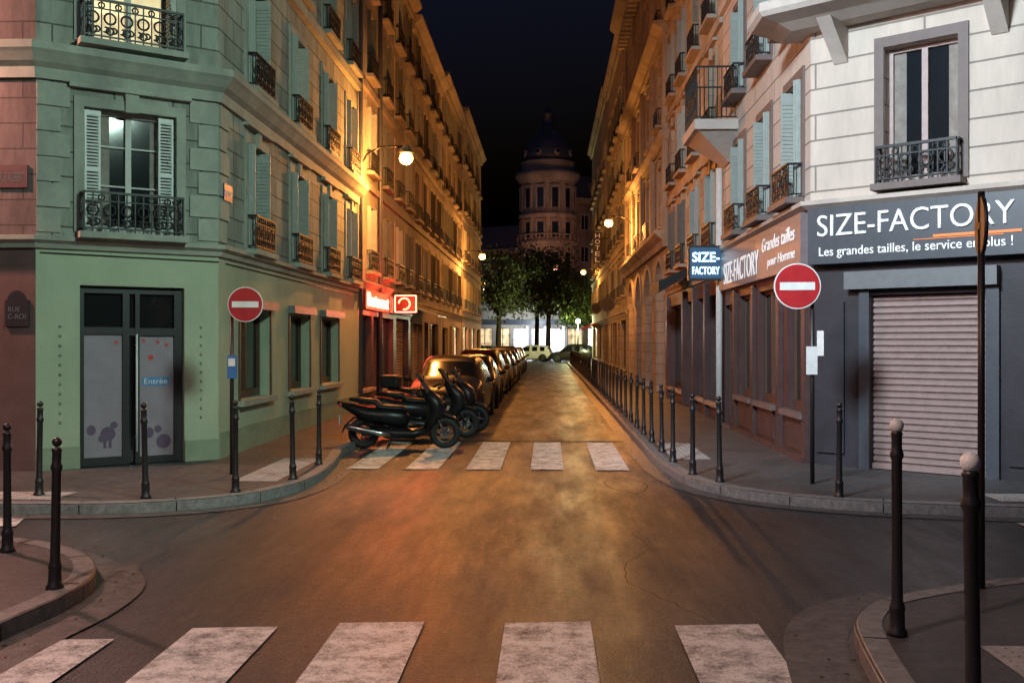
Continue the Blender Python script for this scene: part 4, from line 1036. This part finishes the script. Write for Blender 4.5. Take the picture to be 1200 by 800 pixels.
# ================================================================== VEHICLES
def car(x, y, rz, col, kind=0, name='parked_car', sub=2):
    C = Obj(name); pm = M_plain('car_paint', col, .34, .0, .3)
    k = [1.0, 1.06, 1.0, 1.16][kind]
    st_ = [(-2.05, .36, .62, .66, .66, .56), (-1.98, .26, .86, .98, .79, .62), (-1.72, .22, .93, 1.36, .85, .60), (-1.5, .2, .94, 1.41, .86, .60), (-.95, .19, .94, 1.45, .87, .61), (-.86, .19, .94, 1.455, .87, .61),
           (-.2, .19, .93, 1.46, .875, .62), (-.1, .19, .93, 1.46, .875, .62), (.3, .19, .92, 1.43, .875, .62), (.42, .19, .92, 1.40, .875, .62), (1.05, .19, .9, .99, .875, .70), (1.2, .2, .88, .95, .87, .70), (1.7, .22, .80, .87, .85, .66), (1.95, .25, .68, .74, .79, .6), (2.06, .34, .52, .56, .66, .5)]
    P = C.part('body', pm, car_glass); P.sub = sub
    rings = []
    for (xx, zb, zt, top, w, wr) in st_:
        if top > 1.0: top = 1.0 + (top - 1.0) * k + (k - 1) * .4
        half = [(0, zb), (w * .88, zb), (w * .985, zb + .12), (w, (zb + zt) / 2 + .04), (w * .965, zt), (wr, top - .05), (wr * .82, top), (0, top + .015)]
        ring = [Vector((xx, a, b)) for a, b in half] + [Vector((xx, -a, b)) for a, b in half[-2:0:-1]]
        rings.append(ring)
    b0 = len(P.v); n = 14
    for r_ in rings: P.v += [tuple(v) for v in r_]
    for i in range(len(rings) - 1):
        for j in range(n):
            m = 0
            if j in (4, 9) and i in (3, 5, 7, 8): m = 1
            if j in (5, 6, 7, 8) and (i == 9 or i == 1): m = 1
            if j in (4, 9) and i == 9: m = 1
            P.f.append([b0 + i * n + j, b0 + i * n + (j + 1) % n, b0 + (i + 1) * n + (j + 1) % n, b0 + (i + 1) * n + j]); P.m.append(m); P.sm.append(True)
    for i in (0, len(rings) - 1):
        q = [b0 + i * n + j for j in range(n)]
        P.f.append(q if i else q[::-1]); P.m.append(0); P.sm.append(True)
    for wx in (-1.28, 1.3):
        for sy in (-1, 1):
            a = C.part('wheel_arches', plast); a.cyl((wx, sy * .6, .34), (wx, sy * .872, .34), .365, .365, 24)
            t = C.part('tyres', tyre); t.revolve((wx, sy * .79, .31), [(.2, -.1), (.29, -.1), (.31, -.06), (.31, .06), (.29, .1), (.2, .1)], 24, axis='Y')
            r_ = C.part('rims', rim); r_.cyl((wx, sy * .86, .31), (wx, sy * .875, .31), .2, .2, 20)
            for q in range(5):
                an = q * 2 * math.pi / 5; e = Vector((math.cos(an), 0, math.sin(an)))
                r_.cyl(Vector((wx, sy * .885, .31)) + e * .03, Vector((wx, sy * .89, .31)) + e * .19, .025, .02, 6)
            r_.cyl((wx, sy * .88, .31), (wx, sy * .9, .31), .04, .035, 10)
    for sy in (-1, 1):
        C.part('headlamps', lens).ball((1.86, sy * .58, .67), .16, 12, sc=(.75, 1.05, .55))
        C.part('tail_lamps', tail_r).ball((-1.93, sy * .64, .86), .13, 10, sc=(.55, .8, 1.2))
        m = C.part('mirrors', pm); m.ball((.72, sy * .98, .98), .1, 10, sc=(.7, 1, .7)); m.cyl((.74, sy * .86, .92), (.73, sy * .95, .96), .025)
        for hx in (-.15, -.95): C.part('door_handles', chrome).box((hx + .03, sy * .868, .82), (.14, .02, .025))
    g_ = C.part('grille', plast); g_.bev = .01; g_.box((2.0, 0, .47), (.12, .8, .14)); g_.box((1.95, 0, .29), (.18, 1.3, .1))
    for i in range(3): C.part('grille_bars', chrome).box((2.065, 0, .43 + i * .04), (.01, .7, .008))
    C.part('plates', plate_m).box((2.07, 0, .38), (.02, .5, .1)); C.part('plates', plate_m).box((-2.06, 0, .56), (.02, .5, .11))
    for sy in (-1, 1): C.part('wipers', plast).cyl((1.03, sy * .1 + .1, 1.0), (.75, sy * .1 + .45 * sy, 1.13), .008)
    C.part('sills', plast).box((0, 0, .2), (2.0, 1.7, .08))
    return C.finish(loc=(x, y, .004), rz=rz, world=False)
cc = [(.010, .011, .014), (.01, .01, .011), (.04, .012, .012), (.015, .017, .02), (.012, .015, .025), (.06, .06, .06), (.015, .015, .015), (.12, .12, .12), (.03, .03, .033)]
for i in range(9):
    car(-2.28 + random.uniform(-.05, .05), 23.9 + i * 5.0, math.radians(-90 + random.uniform(-1.5, 1.5)), cc[i], [1, 0, 3, 1, 0, 1, 3, 0, 1][i], sub=2 if i < 3 else 1)
car(-1.6, 92, math.radians(170), (.6, .6, .6), 1, 'car'); car(2.2, 90, math.radians(172), (.02, .02, .02), 3, 'car'); car(-6.6, 93, math.radians(170), (.2, .2, .2), 1, 'car')

screen_m = M_plain('smoked_screen', (.03, .03, .035), .08, 0, .6)
def scooter(x, y, rz, col, box=True, big=1.0, name='parked_scooter'):
    C = Obj(name); pm = M_plain('scooter_paint', col, .35, .0, .3)
    wr = .29
    t = C.part('tyres', tyre); t.torus((.78, 0, wr), (0, 1, 0), wr - .06, .06, 26, 10)
    r_ = C.part('rims', rim); r_.torus((.78, 0, wr), (0, 1, 0), wr - .115, .014, 20, 6); r_.cyl((.78, -.04, wr), (.78, .04, wr), .035, .035, 10)
    for q in range(6):
        e = Vector((math.cos(q * 1.047), 0, math.sin(q * 1.047))); r_.cyl(Vector((.78, 0, wr)) + e * .03, Vector((.78, 0, wr)) + e * .175, .014, .01, 6)
    C.part('brake_discs', chrome).cyl((.78, .055, wr), (.78, .06, wr), .1, .1, 18)
    f = C.part('front_mudguard', pm); f.tube([(.48, .42, .08, .02), (.58, .58, .085, .03), (.78, .64, .085, .03), (.96, .57, .075, .025), (1.07, .42, .04, .01)])
    C.part('forks', chrome).cyl((.77, -.08, wr), (.56, -.06, .78), .02, .02, 8); C.part('forks', chrome).cyl((.77, .08, wr), (.56, .06, .78), .02, .02, 8)
    t = C.part('tyres', tyre); t.torus((-.72, 0, wr), (0, 1, 0), wr - .07, .07, 26, 10)
    r_.torus((-.72, 0, wr), (0, 1, 0), .15, .012, 20, 6); r_.cyl((-.72, -.06, wr), (-.72, .06, wr), .05, .05, 10)
    for q in range(6):
        e = Vector((math.cos(q * 1.047), 0, math.sin(q * 1.047))); r_.cyl(Vector((-.72, 0, wr)) + e * .03, Vector((-.72, 0, wr)) + e * .16, .014, .01, 6)
    b = C.part('bodywork', pm)
    b.tube([(.34, 1.10, .08, .03), (.48, 1.02, .19, .09), (.60, .86, .26, .15), (.64, .70, .25, .15), (.55, .54, .21, .11), (.42, .36, .17, .06)], 16)
    b.tube([(.5, .36, .16, .05), (.2, .28, .21, .1), (-.1, .29, .23, .12), (-.45, .35, .17, .09), (-.6, .42, .08, .04)], 16)
    b.tube([(.12, .5, .1, .1), (-.02, .56, .18, .16), (-.3, .6, .21, .16), (-.65, .64, .21, .14), (-.95, .76, .16, .09), (-1.2, .86, .06, .03)], 16)
    C.part('rear_mudguard', plast).tube([(-.62, .58, .09, .02), (-.9, .58, .09, .02), (-1.06, .44, .08, .015), (-1.12, .3, .07, .01)])
    s_ = C.part('seat', plast); s_.tube([(.1, .70, .07, .03), (0, .75, .14, .05), (-.25, .76, .18, .06), (-.42, .78, .17, .06), (-.5, .87, .17, .06), (-.75, .9, .16, .055), (-.98, .92, .1, .03)], 14)
    w_ = C.part('windscreen', screen_m)
    rows = []
    for tt in (0, .33, .66, 1):
        zc_, xc, hw = 1.04 + .36 * tt, .56 - .24 * tt, .2 - .05 * tt
        rows.append([Vector((xc - .1 * abs(u) ** 2, hw * u, zc_)) for u in (-1, -.5, 0, .5, 1)])
    w_.grid(rows, False, 0, True, False)
    h_ = C.part('handlebar', plast); h_.pipe([(.22, -.36, 1.04), (.32, -.2, 1.09), (.36, 0, 1.08), (.32, .2, 1.09), (.22, .36, 1.04)], .018, 8)
    h_.cyl((.55, 0, .7), (.36, 0, 1.08), .03)
    for sy in (-1, 1):
        h_.cyl((.24, sy * .33, 1.05), (.18, sy * .4, 1.02), .024, .024); h_.cyl((.33, sy * .22, 1.09), (.36, sy * .36, 1.26), .008)
        C.part('mirrors', plast).ball((.36, sy * .37, 1.29), .07, 10, sc=(.35, 1.1, .75))
        C.part('headlamps', lens).ball((.70, sy * .1, .84), .075, 10, sc=(.6, 1.1, .8)); C.part('indicators', decal_red).ball((-1.14, sy * .1, .82), .035, 8)
    C.part('exhaust', chrome).tube([(-.2, .28, .03, .03, -.2), (-.4, .3, .055, .055, -.24), (-.95, .42, .06, .06, -.24), (-1.02, .44, .04, .04, -.24)])
    C.part('swingarm', plast).tube([(-.1, .3, .06, .07, .13), (-.45, .3, .05, .08, .13), (-.78, .3, .04, .06, .13)])
    C.part('stand', iron).pipe([(-.2, .12, .25), (-.28, .2, .01)], .014); C.part('stand', iron).pipe([(-.2, -.12, .25), (-.28, -.2, .01)], .014)
    C.part('number_plate', plate_m).box((-1.16, 0, .54), (.012, .2, .16))
    if box:
        bx_ = C.part('top_box', plast); bx_.bev = .05; bx_.box((-1.08, 0, 1.08), (.4, .44, .28)); C.part('rack', iron).box((-.98, 0, .92), (.3, .2, .03))
    e = C.finish(loc=(x, y, .004), rz=rz, world=False); e.scale = (big, big, big)
scooter(-2.5, 17.1, math.radians(4), (.008, .008, .009), False, .93, 'parked_motorcycle')
scooter(-2.3, 18.9, math.radians(14), (.012, .012, .013), False, .95)
scooter(-2.2, 20.3, math.radians(-4), (.014, .01, .01), True, .95)

# ================================================================== SKY + CAMERA
w = bpy.data.worlds.new('World'); scene.world = w; w.use_nodes = True; nt = w.node_tree
bg = nt.nodes['Background']; sky = nt.nodes.new('ShaderNodeTexSky'); sky.sky_type = 'NISHITA'; sky.sun_disc = False
sky.sun_elevation = math.radians(-4); sky.sun_rotation = math.radians(200)
tn = nt.nodes.new('ShaderNodeMix'); tn.data_type = 'RGBA'; tn.blend_type = 'MULTIPLY'; tn.inputs[0].default_value = 1
tn.inputs[7].default_value = (.45, .62, 1.3, 1)
nt.links.new(sky.outputs[0], tn.inputs[6]); nt.links.new(tn.outputs[2], bg.inputs[0]); bg.inputs[1].default_value = .6
m = light('moon_light', (0, 0, 60), (.6, .7, 1), .01, 'SUN'); m.rotation_euler = (math.radians(40), 0, math.radians(160)); m.data.angle = math.radians(.5)

cam = bpy.data.cameras.new('camera'); co = bpy.data.objects.new('camera', cam); COL.objects.link(co)
co.location = (0, 0, 1.85); co.rotation_euler = (math.radians(90), 0, math.radians(2.06)); cam.lens = 35; cam.sensor_width = 36
cam.clip_end = 2000; cam.clip_start = .05
scene.camera = co
